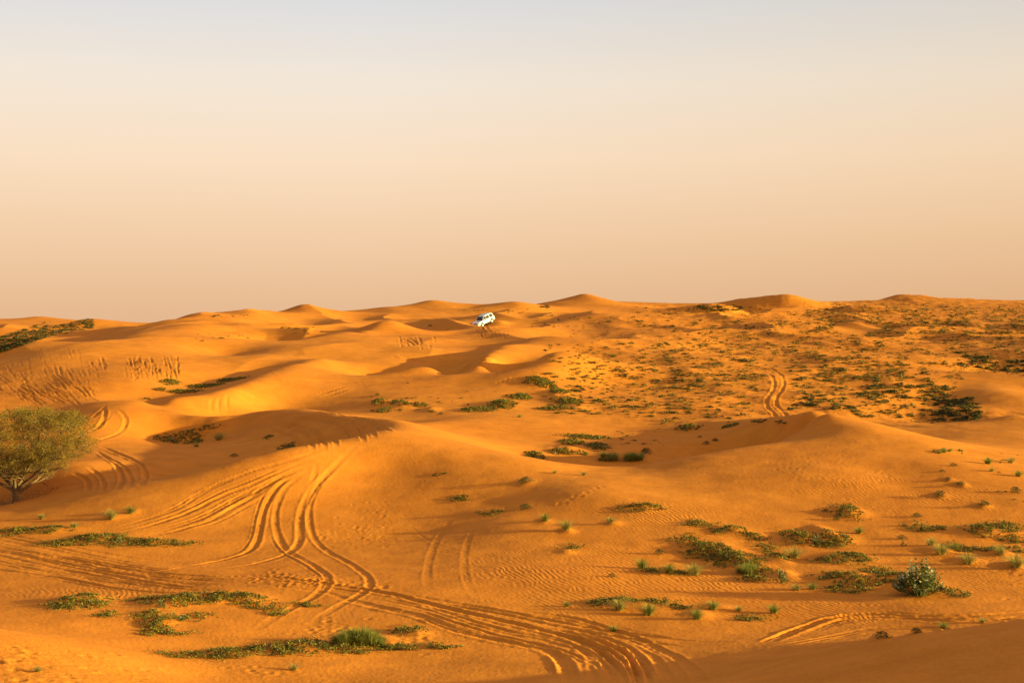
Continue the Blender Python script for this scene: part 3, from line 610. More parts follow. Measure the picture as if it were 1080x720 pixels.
# --- creeping green ground cover, one object per patch
MATS = [
 ([(200,692,26,3),(240,689,26,4.5),(285,684,28,6),(325,680,26,7),(365,684,28,5)], 'long dense dark green creeper strip below the tall grass near the bottom edge', .04, .2),
 ([(425,665,15,3.5)], 'small dark green creeper pad just right of the tall foreground grass', .04, .16),
 ([(412,683,14,3),(445,682,30,3)], 'thin dark green creeper tongue right of the tall foreground grass', .04, .14),
 ([(85,632,24,7),(103,637,12,6),(70,638,12,4)], 'round green creeper pad alone on the left bank, with a shadow at its left', .042, .17),
 ([(182,632,30,5),(222,630,30,5),(262,629,24,4)], 'broken green creeper band along the top of the left sand bank', .042, .15),
 ([(160,648,12,5),(168,658,15,6),(160,668,9,5),(185,667,14,2.5),(200,652,14,4)], 'trailing green creeper hanging down the left sand bank', .042, .14),
 ([(112,648,10,2.5),(148,632,8,3)], 'sparse creeper sprigs between the two big green pads on the left bank', .04, .10),
 ([(275,641,14,4),(290,646,8,3)], 'loose green creeper end at the right tip of the left bank', .042, .12),
 ([(70,572,28,4),(105,566,26,5),(132,571,22,5),(165,571,26,3.5),(196,573,10,1.5)], 'long green creeper strip under the tracked ridge left of the track fork', .045, .17),
 ([(15,560,20,3.5),(52,557,24,3)], 'flat green creeper strip at the left edge below the acacia tree', .045, .15),
 ([(325,638,16,2)], 'tiny green creeper sprig between the two crossing wheel ruts', .035, .07),
 ([(727,571,13,5),(745,578,24,8),(775,589,28,7),(760,585,20,7),(800,599,14,6),(795,611,12,3)], 'largest green creeper patch in the middle right, in front of the bright mound', .048, .22),
 ([(760,559,10,2.5),(779,557,12,2.5),(795,565,10,3.5)], 'green creeper arch capping the small bright mound', .045, .14),
 ([(808,578,10,4),(822,587,12,5)], 'green creeper trailing down between the bright mound and the pale leaved bush', .045, .15),
 ([(690,601,12,2.5),(718,604,14,2.5)], 'thin green creeper linking the three grass tufts on the ripples', .042, .12),
 ([(630,636,9,2.5),(655,632,22,2.5),(690,634,16,2),(715,640,12,2)], 'flat green creeper line under the rippled slope at lower centre', .042, .12),
 ([(793,653,13,2.5)], 'little flat creeper pad alone right of the row of foreground tufts', .042, .11),
 ([(846,566,16,4.5),(832,562,10,3)], 'green creeper patch left of the far pale leaved bush', .048, .18),
 ([(882,566,17,6),(870,574,12,3)], 'green creeper patch right of the far pale leaved bush', .048, .2),
 ([(893,537,16,6)], 'oval green creeper patch alone on the open dune flank', .05, .18),
 ([(876,590,18,4.5),(903,586,16,4.5)], 'low green creeper pair between the two pale leaved bushes and the big bush', .046, .16),
 ([(893,620,20,6),(912,612,14,6),(880,606,16,3)], 'wide olive creeper patch left of the big pale leaved bush', .048, .18),
 ([(925,603,16,3.5),(943,607,16,3.5)], 'dark creeper tongue running into the big pale leaved bush', .046, .15),
 ([(1000,622,14,2),(1012,628,10,2)], 'sparse creeper runner right of the big pale leaved bush', .04, .08),
 ([(972,557,12,5),(990,558,8,2)], 'small green creeper patch above the big bush on the right slope', .048, .17),
 ([(1035,557,14,7),(1060,556,18,5)], 'thick green creeper mound at the right edge of the frame', .05, .22),
 ([(1069,569,14,5),(1072,579,9,3)], 'lower green creeper patch at the right edge of the frame', .05, .17),
 ([(1030,580,24,2.5),(1010,576,10,2.5)], 'flat green creeper line leading right below the edge mound', .046, .12),
 ([(180,464,18,3.5),(200,457,18,5),(222,450,12,3.5),(205,466,10,3)], 'green creeper island inside the shaded bowl behind the tracked ridge', .06, .22),
 ([(302,472,10,3.5)], 'small creeper patch in the shaded bowl near the curved tracks', .055, .15),
 ([(283,461,6,2)], 'tiny creeper speck in the shaded bowl behind the tracked ridge', .05, .12),
 ([(463,500,10,1.8)], 'tiny flat creeper pad on the smooth dune right of the tracks', .05, .08),
 ([(487,526,11,2.5)], 'small creeper pad on the smooth dune, middle of three', .05, .10),
 ([(520,541,12,2.5)], 'creeper pad on the smooth dune, nearest of three', .05, .13),
 ([(678,534,24,3.5)], 'long thin creeper patch above the rippled slope', .05, .12),
 ([(737,552,14,3)], 'dark creeper hump with its own shadow left of the bright mound', .05, .17),
 ([(604,577,9,2.5)], 'small green creeper pad right of centre on the ripples', .045, .12),
 ([(505,432,20,2.5),(530,425,16,5)], 'green creeper patch at the foot of the middle dune', .08, .3),
 ([(567,401,15,5),(577,406,12,4)], 'dark green creeper clump on the plain edge, upper one', .09, .35),
 ([(548,419,14,3.5),(590,413,12,6),(600,424,14,5),(585,431,20,2)], 'ragged green creeper patches at the near edge of the plain', .09, .3),
 ([(618,461,30,2.5)], 'thin creeper line along the back rim of the second bowl', .08, .2),
 ([(604,467,14,3.5),(630,471,14,4),(592,476,14,3.5),(565,482,14,2.5),(612,478,10,2)], 'broken green creeper patches inside the second bowl', .075, .28),
 ([(725,451,14,3)], 'bright green creeper pad on the back rim of the second bowl', .08, .35),
 ([(770,449,10,2)], 'small creeper pad on the rim near the dune peak', .08, .2),
 ([(180,403,10,3),(170,411,7,2)], 'dark creeper patch high in the left shaded pocket', .09, .3),
 ([(195,413,18,2),(218,407,20,1.8),(245,401,18,1.5),(155,421,5,1)], 'long thin creeper line through the left shaded pocket', .09, .25),
 ([(400,423,9,3),(405,433,9,2.5),(418,424,8,2)], 'creeper cluster at the left of the small mound by the middle dune', .08, .3),
 ([(443,427,9,2.5),(428,426,5,2.5)], 'creeper cluster on top of the small mound by the middle dune', .08, .3),
]
for bl, lab, lf, hh in MATS: mat_plant(bl, 'ground_creeper', lab, 'ground cover', 'green creeping plants on the sand', leaf=lf, h=hh, runners=bl[0][1] > 520)

# --- tall grass clumps
def tall_grass(px, py, rx, hpx, n, label, mats=(4, 5, 6, 0)):
    X, Y, _ = ground_at([px], [py]); Vs = []; Fs = []; nv = 0; org = None
    for i in range(n):
        x = px+random.uniform(-rx, rx); y = py+random.uniform(-2.5, 2.5); gx, gy, gz = ground_at([x], [y])
        if abs(gy[0]-Y[0]) > 4: continue
        g = np.array([gx[0], gy[0], gz[0]-.02]);
        if org is None: org = g
        me = TUFTS[mats[i % len(mats)]]; v = np.empty(len(me.vertices)*3, np.float32); me.vertices.foreach_get('co', v); v = v.reshape(-1, 3)
        f = np.empty(len(me.loops), np.int32); me.loops.foreach_get('vertex_index', f)
        s = hpx*Y[0]/F*random.uniform(.45, 1.2)*(1-.5*abs(x-px)/rx); a = random.uniform(0, 6.28)
        w_ = np.stack([v[:, 0]*math.cos(a)-v[:, 1]*math.sin(a), v[:, 0]*math.sin(a)+v[:, 1]*math.cos(a), v[:, 2]], 1)*s
        Vs.append(w_+g-org); Fs.append(f.reshape(-1, 4)+nv); nv += len(v)
    o = mesh_obj('tall_grass_clump', np.vstack(Vs), np.vstack(Fs), M_GREEN, loc=(org[0], org[1], org[2]+CAMZ))
    return tag(o, label, 'grass clump', 'tall grass clumps')
tall_grass(378, 679, 28, 22, 34, 'tall feathery green grass clump above the bottom creeper strip')
tall_grass(655, 484, 24, 12, 26, 'long pale grass clump inside the second bowl', (0, 1, 4, 5))
tall_grass(788, 604, 10, 12, 9, 'upright green grass standing in the largest creeper patch')
tall_grass(1000, 476, 16, 5, 14, 'row of short yellow grass along the ridge right of the dune peak', (0, 1))

# --- single tufts: px, py, height px, mesh, label
GT = [
 (677,599,13,4,'leftmost of three linked tufts on the ripples, casting the long thin shadow'),
 (706,604,13,5,'middle of three linked tufts on the ripples, green'),
 (732,606,16,0,'rightmost and tallest of three linked tufts on the ripples, yellow'),
 (653,643,15,0,'yellow tuft at the left end of the row below the ripples'),
 (684,648,16,5,'bright yellow-green tuft second from left in the row below the ripples'),
 (735,652,13,4,'green tuft nearest the wheel tracks in the row below the ripples'),
 (752,642,12,6,'green tuft directly behind another at the middle of the row below the ripples'),
 (779,644,8,1,'short thin tuft at the right end of the row below the ripples'),
 (598,639,7,5,'small low tuft left of the row below the ripples'),
 (647,665,8,5,'small tuft beside the main wheel ruts'),
 (597,558,13,0,'dry yellow tuft on the dune flank, right of a greener one'),
 (575,549,10,4,'green tuft on the dune flank left of a dry one'),
 (644,551,9,1,'short dry tuft on the dune flank below the thin creeper patch'),
 (838,588,15,0,'tall dry tuft between the two small pale leaved bushes'),
 (906,562,9,4,'dark tuft right of the far creeper patches with a shadow at its left'),
 (816,646,12,5,'green tuft alone on the ripples near the lower right tracks'),
 (840,622,9,0,'small tuft just below the nearer small pale leaved bush'),
 (857,621,9,4,'small green tuft right below the nearer small pale leaved bush'),
 (982,575,11,0,'leftmost dry tuft of the right hand group above the big bush'),
 (993,584,15,1,'bushy dry tuft directly above the big pale leaved bush'),
 (1007,579,10,4,'green tuft between two dry ones on the right slope'),
 (1021,594,15,0,'bushy dry tuft up and right of the big pale leaved bush'),
 (1055,584,12,1,'rounded dry tuft below the edge creeper mound'),
 (1072,598,18,0,'large dry tuft cut by the right edge of the frame'),
 (995,662,9,4,'green tuft behind the shaded foreground dune, right of the dark pads'),
 (1036,656,7,0,'small dry tuft on the bright bank behind the shaded dune'),
 (1042,489,9,4,'green tuft upper left of the far right slope'),
 (1066,488,8,0,'pale tuft at the far right slope near the frame edge'),
 (1074,502,8,4,'dark green tuft at the frame edge on the far right slope'),
 (1046,497,6,1,'small dry tuft just under the green one on the far right slope'),
 (117,547,13,0,'dry tuft beside the parallel ruts left of the tracked ridge'),
 (138,541,10,4,'green tuft above the dry one beside the parallel ruts'),
 (231,464,11,0,'dry grass tuft at the right of the green island in the bowl'),
 (44,547,8,1,'thin dry tuft just below the acacia tree'),
 (79,556,8,1,'thin dry tuft right of the strip below the acacia tree'),
 (207,471,6,0,'little yellow tuft under the green island in the bowl'),
 (585,499,5,0,'small dry tuft on the front lip of the second bowl, left one'),
 (616,501,6,0,'small dry tuft on the front lip of the second bowl, right one'),
 (548,440,5,0,'small yellow tuft on the edge of the middle lit slope'),
 (40,708,9,1,'thin grass stems standing on the near left dune'),
 (310,706,9,1,'thin grass sprig standing alone in front of the creeper strip'),
]
for px, py, h_, k, lab in GT:
    place_px('grass_tuft', TUFTS[k], px, py, h_*1.12, lab, 'grass tuft', 'single grass tufts', zs=.82)
# --- small dark shrubs: px, py, half width px, mesh, label
SH = [
 (954,555,5,0,'small dark ball shrub upper one of two left of the right creeper patches'),
 (951,568,7,1,'dark shrub with pale tips, lower one of two left of the right creeper patches'),
 (871,539,5,2,'small dark shrub left of the oval creeper patch'),
 (882,548,7,3,'small flat shrub just below the oval creeper patch'),
 (967,545,7,0,'flat dark shrub on the open slope above the right creeper patches'),
 (1036,533,9,1,'broad dark shrub alone on the right slope'),
 (1014,511,6,2,'round dark shrub, right one of a pair on the far right slope'),
 (1000,506,5,3,'small dark shrub, left one of a pair on the far right slope'),
 (991,523,9,0,'wide shrub with pale twigs below the pair on the right slope'),
 (1005,491,5,1,'dark speck shrub below the ridge, nearer one'),
 (994,497,4,2,'dark speck shrub below the ridge, farther left one'),
 (1070,519,9,3,'dark shrub at the right frame edge, middle height'),
 (930,672,11,0,'dark green pad shrub peeping over the shaded foreground dune'),
 (966,667,9,1,'second dark shrub peeping over the shaded foreground dune'),
 (555,509,10,2,'reddish brown shrub clump in front of the second bowl'),
 (554,537,9,3,'flat dark shrub left on the dune flank above the tufts'),
 (682,478,9,0,'dark round shrub at the right end of the pale grass in the bowl'),
 (754,465,5,1,'dark shrub on the shaded slope left of the dune peak'),
 (738,461,3,2,'tiny shrub on the shaded slope left of the dune peak'),
 (745,468,5,3,'flat shrub just under the dark one on the shaded slope'),
 (398,417,4,0,'dark upright shrub left above the small mound'),
 (456,435,5,1,'dark upright shrub right of the small mound'),
 (247,481,5,2,'small dark shrub alone on the floor of the shaded bowl'),
 (465,437,4,3,'small flat shrub beside the upright one by the small mound'),
 (430,404,2,0,'lone dark speck shrub above the small mound'),
 (454,344,3,1,'lone dark shrub on the far slope left of the white car'),
 (755,561,4,2,'dry sprig shrub left of the arch of creeper'),
 (696,584,8,3,'sparse twiggy shrub left of the largest creeper patch'),
 (645,608,6,0,'sparse twiggy shrub on the ripples above the tuft row'),
 (945,613,5,1,'small dark shrub tucked against the big pale leaved bush'),
]
for px, py, rx, k, lab in SH:
    X, Y, _ = ground_at([px], [py]); place('low_shrub', SHRUBS[k], px, py, rx*Y[0]/F, lab, 'shrub', 'small dark shrubs')

# --- thick leaved bushes
def leafy_bush(px, py, hpx, wpx, label, seed, n=42):
    r = np.random.default_rng(seed); X, Y, Zg = ground_at([px], [py]); k = Y[0]/F; H = hpx*k; W = wpx*k/2
    root = empty('thick_leaved_bush', (X[0], Y[0], Zg[0]+CAMZ-.03)); tag(root, label, 'bush', 'pale leaved bushes')
    SV, SF, LV, LF, PV, PF = [], [], [], [], [], []
    ls = max(.045, H*.10)
    def leaf(V, Fc, p, d, upv, s):
        sd = np.cross(d, upv); sd /= np.linalg.norm(sd)+1e-9; u2 = np.cross(sd, d); b = len(V)
        V += [p, p+d*s*.5+sd*s*.42+u2*s*.10, p+d*s*1.15, p+d*s*.5-sd*s*.42+u2*s*.10, p+d*s*.6-u2*s*.05]
        Fc += [(b, b+1, b+4), (b+1, b+2, b+4), (b+2, b+3, b+4), (b+3, b, b+4)]
    for i in range(n):
        a = r.uniform(0, 2*math.pi); out = math.sqrt(r.uniform(0, 1)); top = H*(1-.78*out**2)*r.uniform(.72, 1.06)
        end = np.array([math.cos(a)*W*out, math.sin(a)*W*out, top]); p0 = np.array([math.cos(a), math.sin(a), 0])*W*.30*out
        m_ = 9; prev = None
        for j in range(m_):
            t = j/(m_-1); p = p0*(1-t)+end*t; p = p+np.array([math.cos(a), math.sin(a), 0])*W*.18*math.sin(t*math.pi)*out
            rr_ = H*.012*(1.2-t); b = len(SV)
            SV += [p+np.array([rr_, 0, 0]), p+np.array([-rr_*.5, rr_*.87, 0]), p+np.array([-rr_*.5, -rr_*.87, 0])]
            if j: SF += [(b-3, b-2, b+1, b), (b-2, b-1, b+2, b+1), (b-1, b-3, b, b+2)]
            if t > .25:
                for s_ in (0, 1):
                    la = a+j*1.57+s_*math.pi+r.normal()*.3; d = np.array([math.cos(la), math.sin(la), r.uniform(.25, 1.1)]); d /= np.linalg.norm(d)
                    pale = (t > .85 and r.uniform() < .42) or r.uniform() < .012
                    V_, F_ = (PV, PF) if pale else (LV, LF)
                    leaf(V_, F_, p, d, np.array([0, 0, 1.]), ls*r.uniform(.7, 1.25)*(1.1 if t < .8 else .8))
    mesh_obj('stem', SV, np.array(SF), M_CALO, root); mesh_obj('foliage', LV, np.array(LF), M_CALO, root)
    o = mesh_obj('pale_shoot_leaves', PV, np.array(PF), M_CALOP, root); o['label'] = 'pale cream leaves at the shoot tips'
    return root
leafy_bush(970, 627, 39, 56, 'big dark bush with pale shoot tips, right foreground, casting shadow to its left', 5, 85)
leafy_bush(825, 614, 17, 14, 'small pale leaved bush below the creeper trail, nearer of two', 6, 18)
leafy_bush(861, 573, 14, 9, 'small pale leaved bush between two far creeper patches', 7, 14)
leafy_bush(125, 574, 10, 9, 'tiny pale leaved bush in the long creeper strip below the acacia', 8, 11)
leafy_bush(170, 640, 11, 9, 'tiny pale leaved bush high on the left bank', 9, 11)
leafy_bush(193, 655, 9, 10, 'tiny pale leaved bush low in the hanging creeper of the left bank', 10, 11)
leafy_bush(182, 466, 9, 4, 'tiny pale leaved bush in the green island of the shaded bowl', 12, 8)
leafy_bush(953, 576, 11, 6, 'tiny pale twiggy bush under the dark shrub pair on the right slope', 13, 8)

# --- acacia tree
def tube(V, Fc, pts, rad, ns=6):
    pts = [np.asarray(p, float) for p in pts]; b0 = len(V)
    for i, p in enumerate(pts):
        t = pts[min(i+1, len(pts)-1)]-pts[max(i-1, 0)]; t /= np.linalg.norm(t)+1e-9
        a = np.cross(t, [0.3, .9, .1]); a /= np.linalg.norm(a); b = np.cross(t, a)
        for k in range(ns):
            q = 2*math.pi*k/ns; V.append(p+(a*math.cos(q)+b*math.sin(q))*rad[i])
    for i in range(len(pts)-1):
        for k in range(ns):
            k2 = (k+1) % ns; Fc.append((b0+i*ns+k, b0+i*ns+k2, b0+(i+1)*ns+k2, b0+(i+1)*ns+k))
def acacia():
    r = np.random.default_rng(4); X, Y, Zg = ground_at([17], [528]); k = Y[0]/F
    root = empty('acacia_tree', (X[0], Y[0], Zg[0]+CAMZ-.1)); tag(root, 'spreading acacia tree with feathery olive crown cut by the left frame edge', 'tree')
    TV, TF, BV, BF = [], [], [], []
    tube(TV, TF, [(0, 0, -.3), (.02, 0, .2), (-.08, 0, .75), (-.12, 0, 1.0)], [.30, .24, .20, .17], 9)
    limbs = []
    def limb(p, d, ln, rad, depth):
        n_ = 7; pts = [np.array(p, float)]; d = np.array(d, float); d /= np.linalg.norm(d)
        for i in range(n_):
            d = d+r.normal(size=3)*.13+np.array([0, 0, .03 if depth < 2 else -.02]); d /= np.linalg.norm(d); pts.append(pts[-1]+d*ln/n_)
        rads = [rad*(1-.6*i/n_) for i in range(n_+1)]
        (tube(TV, TF, pts, rads, 6) if depth == 0 else tube(BV, BF, pts, rads, 4))
        if depth < 3:
            for i in range(2, n_+1):
                for _ in range(1 if depth == 0 else (2 if i > 3 else 1)):
                    nd = d*.7+r.normal(size=3)*[.7, .7, .35]+np.array([0, 0, .15]); limb(pts[i], nd, ln*r.uniform(.45, .65), rads[i]*.6, depth+1)
        else: limbs.append(pts)
        if depth == 2: limbs.append(pts)
    S = 6.3/6.3
    for dx, dy, dz, ln in [(.75, .1, .8, 3.7), (.9, -.4, 1.0, 3.6), (-.6, .3, .9, 3.5), (-1.0, -.2, .7, 3.8), (.1, .6, 1.1, 3.4), (.2, -.7, 1.0, 3.2), (1.0, .5, .6, 3.2), (-1.1, .6, .5, 3.6)]:
        limb((-.08, 0, .55+r.uniform(0, .4)), (dx, dy, dz), ln, .12, 0)
    pts = np.array([p for l in limbs for p in l[2:]])
    # crown envelope, flat topped and wide
    cx_, cz_ = -.9*0+.25, 4.05
    e = ((pts[:, 0]-cx_)/4.9)**2+(pts[:, 1]/4.4)**2+((pts[:, 2]-cz_)/2.35)**2
    pts = pts[(e < 1.05) & (pts[:, 2] > 1.6)]
    shell = []
    while len(shell) < 900:
        v = r.normal(size=3); v /= np.linalg.norm(v); rad = r.uniform(.72, 1.0)
        p = np.array([cx_+5.0*v[0]*rad, 4.3*v[1]*rad, cz_+(2.1*abs(v[2])**.55 if v[2] > 0 else 1.9*v[2])*rad])
        nz = vnoise(np.array([p[0]*.9+p[2]*.6]), np.array([p[1]*.9-p[2]*.7]))[0]
        if nz < -.12 or (v[2] < -.25 and r.uniform() < .5): continue
        shell.append(p)
        # twig from the nearest branch point
        j = np.argmin(((pts-p)**2).sum(1)); q = pts[j]; mid = (q+p)/2+r.normal(size=3)*.12+[0, 0, .08]
        if np.linalg.norm(q-p) < 2.2: tube(BV, BF, [q, mid, p], [.022, .014, .006], 3)
    allp = np.vstack([pts[r.integers(0, len(pts), 1500)], np.array(shell), np.array(shell)])
    C_ = []
    for p in allp:
        m_ = 23; d = r.normal(size=3)*[1, 1, .55]; d /= np.linalg.norm(d); t = r.uniform(-.38, .38, m_)[:, None]
        C_.append(p+d*t+r.normal(size=(m_, 3))*.09)
    C_ = np.vstack(C_); V, Fc = quads(C_, .043*r.uniform(.6, 1.5, len(C_)), .34, 1, r, .2)
    mesh_obj('trunk', TV, np.array(TF), M_BARK, root, smooth=True); mesh_obj('branches', BV, np.array(BF), M_BARK, root); mesh_obj('crown', V, Fc, M_ACACIA, root)
    # fallen litter ring
    n_ = 900; a = r.uniform(0, 6.28, n_); q = r.uniform(0, 1, n_)**.6*2.6; lx = X[0]+np.cos(a)*q*1.3-.6; ly = Y[0]+np.sin(a)*q*.8
    V, Fc = quads(np.stack([lx-X[0], ly-Y[0], sample(lx, ly)-Zg[0]+.03+r.uniform(0, .05, n_)], 1), .07*r.uniform(.5, 1.3, n_), .3, 1, r, 1.5)
    tag(mesh_obj('fallen_twigs', V, Fc, M_DRY, loc=(X[0], Y[0], Zg[0]+CAMZ)), 'brown fallen twigs lying around the foot of the acacia', 'litter', kind='stuff')
acacia()

# --- scrub on the far plain
FS = [clump_mesh('desert_scrub', M_SCRUB, 46, 50+s, .19, .38, .5) for s in range(7)]+[clump_mesh('desert_scrub', M_DARK, 46, 60+s, .19, .42, .5) for s in range(4)]
pts = []
def area(n, x0, x1, y0, y1, cl=.1, s=(.5, 1.2), dark=.2, slope=0):
    x = rng.uniform(x0, x1, n*9+60); y = rng.uniform(y0, y1, n*9+60)
    k = vnoise(x*.045+3, y*.16)*.6+vnoise(x*.14+3, y*.5)*.6 >= cl*rng.uniform(-1.2, 1.6, len(x))
    x, y = x[k][:n], y[k][:n]
    for a, b in zip(x, y): pts.append((a, b+slope*(a-x0), random.uniform(*s)*random.choice((.5, .8, 1)), random.random() < dark))
area(900, 690, 940, 338, 402, .10, (.4, .95)); area(600, 900, 1085, 322, 372, .05, (.4, .9)); area(420, 640, 1080, 323, 345, .1); area(4200, 740, 1085, 326, 400, -.1, (.2, .5), .1); area(900, 600, 800, 325, 420, .05, (.2, .5), .2); area(2400, 850, 1085, 320, 352, -.2, (.35, .8), .1); area(1300, 830, 1010, 385, 445, -.1, (.2, .5), .15); area(500, 600, 800, 350, 440, 0, (.2, .55), .15)
area(420, 575, 730, 362, 440, .14, (.4, 1.0)); area(420, 700, 985, 400, 447, .12, (.4, 1.0)); area(260, 840, 1000, 372, 425, .06)
area(260, 985, 1032, 420, 444, -.3, (.5, 1.1), .8); area(120, 905, 1000, 404, 420, -.1, (.5, 1.1), .5); area(130, 830, 905, 420, 442, -.1, (.4, 1), .4)
area(130, 1010, 1085, 372, 386, -.1, (.7, 1.3), .7, .12); area(70, 735, 782, 322, 328, -.3, (.9, 1.5), .9); area(40, 570, 600, 322, 325, 0, (.8, 1.2), .9)
area(520, -5, 50, 357, 374, -.6, (.6, 1.1), .7, -.33); area(330, 45, 99, 346, 357, -.6, (.5, 1.0), .7, -.2); area(24, 296, 345, 344, 353, -.4, (.5, .9), .5); area(14, 205, 262, 352, 360, -.4, (.4, .8), .5)
area(10, 225, 262, 331, 335, -.4, (.6, 1.0), .9); area(40, 560, 640, 330, 345, 0, (.5, .9), .5); area(24, 470, 560, 326, 331, 0, (.4, .8), .5); area(40, 380, 470, 418, 434, 0, (.3, .6), .5)
area(30, 1040, 1085, 478, 535, 0, (.2, .35), .5); area(30, 640, 700, 452, 470, 0, (.3, .5), .5); area(26, 475, 560, 412, 434, .1, (.25, .5), .5)
A_ = np.array([(p[0], p[1]) for p in pts]); X, Y, Zg = ground_at(A_[:, 0], A_[:, 1]); sz = np.array([p[2] for p in pts])
# keep the smooth dune flanks and the track clear
ok = Y < 560
for cx0, cy0, sx0, sy0 in [(820,408,16,30),(1050,405,38,12),(902,346,24,7),(620,325,40,9),(835,322,30,6),(480,440,60,3),(862,440,44,9),(900,448,40,8)]:
    ok &= ((A_[:, 0]-cx0)/sx0)**2+((A_[:, 1]-cy0)/sy0)**2 > 1
idx = np.where(ok)[0]; idx = idx[np.argsort(-(sz[idx]/Y[idx]))]; print('scrub', len(idx))
far_lab = 'low dark scrub clump, one of very many dotted over the far sandy plain'
mV, mF, nv_ = [], [], 0
cache = {}
for rank, i in enumerate(idx):
    me = FS[random.randrange(7, 11)] if pts[i][3] else FS[random.randrange(7)]
    a = random.uniform(0, 6.28); s = sz[i]*.62
    if rank < 300:
        o = bpy.data.objects.new('scrub_clump', me); col.objects.link(o); o.location = (X[i], Y[i], Zg[i]+CAMZ-.03); o.rotation_euler = (0, 0, a); o.scale = (s, s, s)
        tag(o, far_lab, 'scrub', 'scrub clumps dotted over the far plain')
    else:
        if me.name not in cache:
            v = np.empty(len(me.vertices)*3, np.float32); me.vertices.foreach_get('co', v); cache[me.name] = v.reshape(-1, 3)
        v = cache[me.name]; w_ = np.stack([v[:, 0]*math.cos(a)-v[:, 1]*math.sin(a), v[:, 0]*math.sin(a)+v[:, 1]*math.cos(a), v[:, 2]], 1)*s+[X[i], Y[i], Zg[i]-.03+CAMZ]
        mV.append(w_); mF.append((np.arange(len(v)).reshape(-1, 4)+nv_, 1 if pts[i][3] else 0)); nv_ += len(v)
so = mesh_obj('far_desert_scrub', np.vstack(mV), np.vstack([f for f, _ in mF]), [M_SCRUB, M_DARK])
so.data.polygons.foreach_set('material_index', np.concatenate([np.full(len(f), k, np.int32) for f, k in mF])); tag(so, 'countless tiny dark scrub clumps speckling the far sandy plain', 'scrub', kind='stuff')

# ------------------------------------------------------------------ white off-road car
def simple(name, c, rough=.4, metal=0, spec=.5):
    m, nt, b = newmat(name, rough); b.inputs['Specular IOR Level'].default_value = spec; b.inputs['Metallic'].default_value = metal
    N, Lk = nt.nodes, nt.links; tc = N.new('ShaderNodeTexCoord'); n = N.new('ShaderNodeTexNoise'); n.inputs['Scale'].default_value = 3; n.inputs['Detail'].default_value = 4
    Lk.new(tc.outputs['Object'], n.inputs['Vector']); r = N.new('ShaderNodeValToRGB'); Lk.new(n.outputs['Fac'], r.inputs['Fac'])
    r.color_ramp.elements[0].color = (*[x*.88 for x in c], 1); r.color_ramp.elements[1].color = (*c, 1); Lk.new(r.outputs['Color'], b.inputs['Base Color']); return m
M_WHITE = simple('white_paint', (.80, .79, .76), .3); M_GLASS = simple('dark_glass', (.02, .022, .025), .08); M_TYRE = simple('tyre_rubber', (.03, .03, .03), .9)
M_RIM = simple('alloy', (.30, .30, .30), .45, .5); M_TRIM = simple('black_trim', (.03, .03, .03), .6); M_LAMP = simple('headlight_glass', (.6, .6, .6), .1); M_RED = simple('tail_lamp_red', (.35, .02, .02), .3)
M_PLATE = simple('dusty_plate', (.6, .58, .5), .5)
def loft(name, secs, mat, parent, smooth=False, bevel=0):
    """sections: list of (x, [(y,z)...]) closed rings -> one closed mesh"""
    V = []; Fc = []; n_ = len(secs[0][1])
    for x, ring in secs:
        for q in ring: V.append((q[2] if len(q) > 2 else x, q[0], q[1]))
    for i in range(len(secs)-1):
        for k in range(n_): k2 = (k+1) % n_; Fc.append((i*n_+k, i*n_+k2, (i+1)*n_+k2, (i+1)*n_+k))
    Fc.append(tuple(range(n_))[::-1]); Fc.append(tuple((len(secs)-1)*n_+k for k in range(n_)))
    o = mesh_obj(name, V, Fc, mat, parent, smooth=smooth)
    if bevel: b = o.modifiers.new('b', 'BEVEL'); b.width = bevel; b.segments = 2; b.limit_method = 'ANGLE'
    return o
def box(name, x0, x1, y0, y1, z0, z1, mat, parent, bevel=.02):
    return loft(name, [(x0, [(y0, z0), (y1, z0), (y1, z1), (y0, z1)]), (x1, [(y0, z0), (y1, z0), (y1, z1), (y0, z1)])], mat, parent, bevel=bevel)
def panel(name, corners, thick, mat, parent):
    c = [np.array(p, float) for p in corners]; nrm = np.cross(c[1]-c[0], c[2]-c[0]); nrm /= np.linalg.norm(nrm); n_ = len(c)
    V = [p+nrm*thick for p in c]+[p-nrm*thick for p in c]
    Fc = [tuple(range(n_)), tuple(range(n_, 2*n_))[::-1]]+[(k, n_+k, n_+(k+1) % n_, (k+1) % n_) for k in range(n_)]
    return mesh_obj(name, V, Fc, mat, parent)
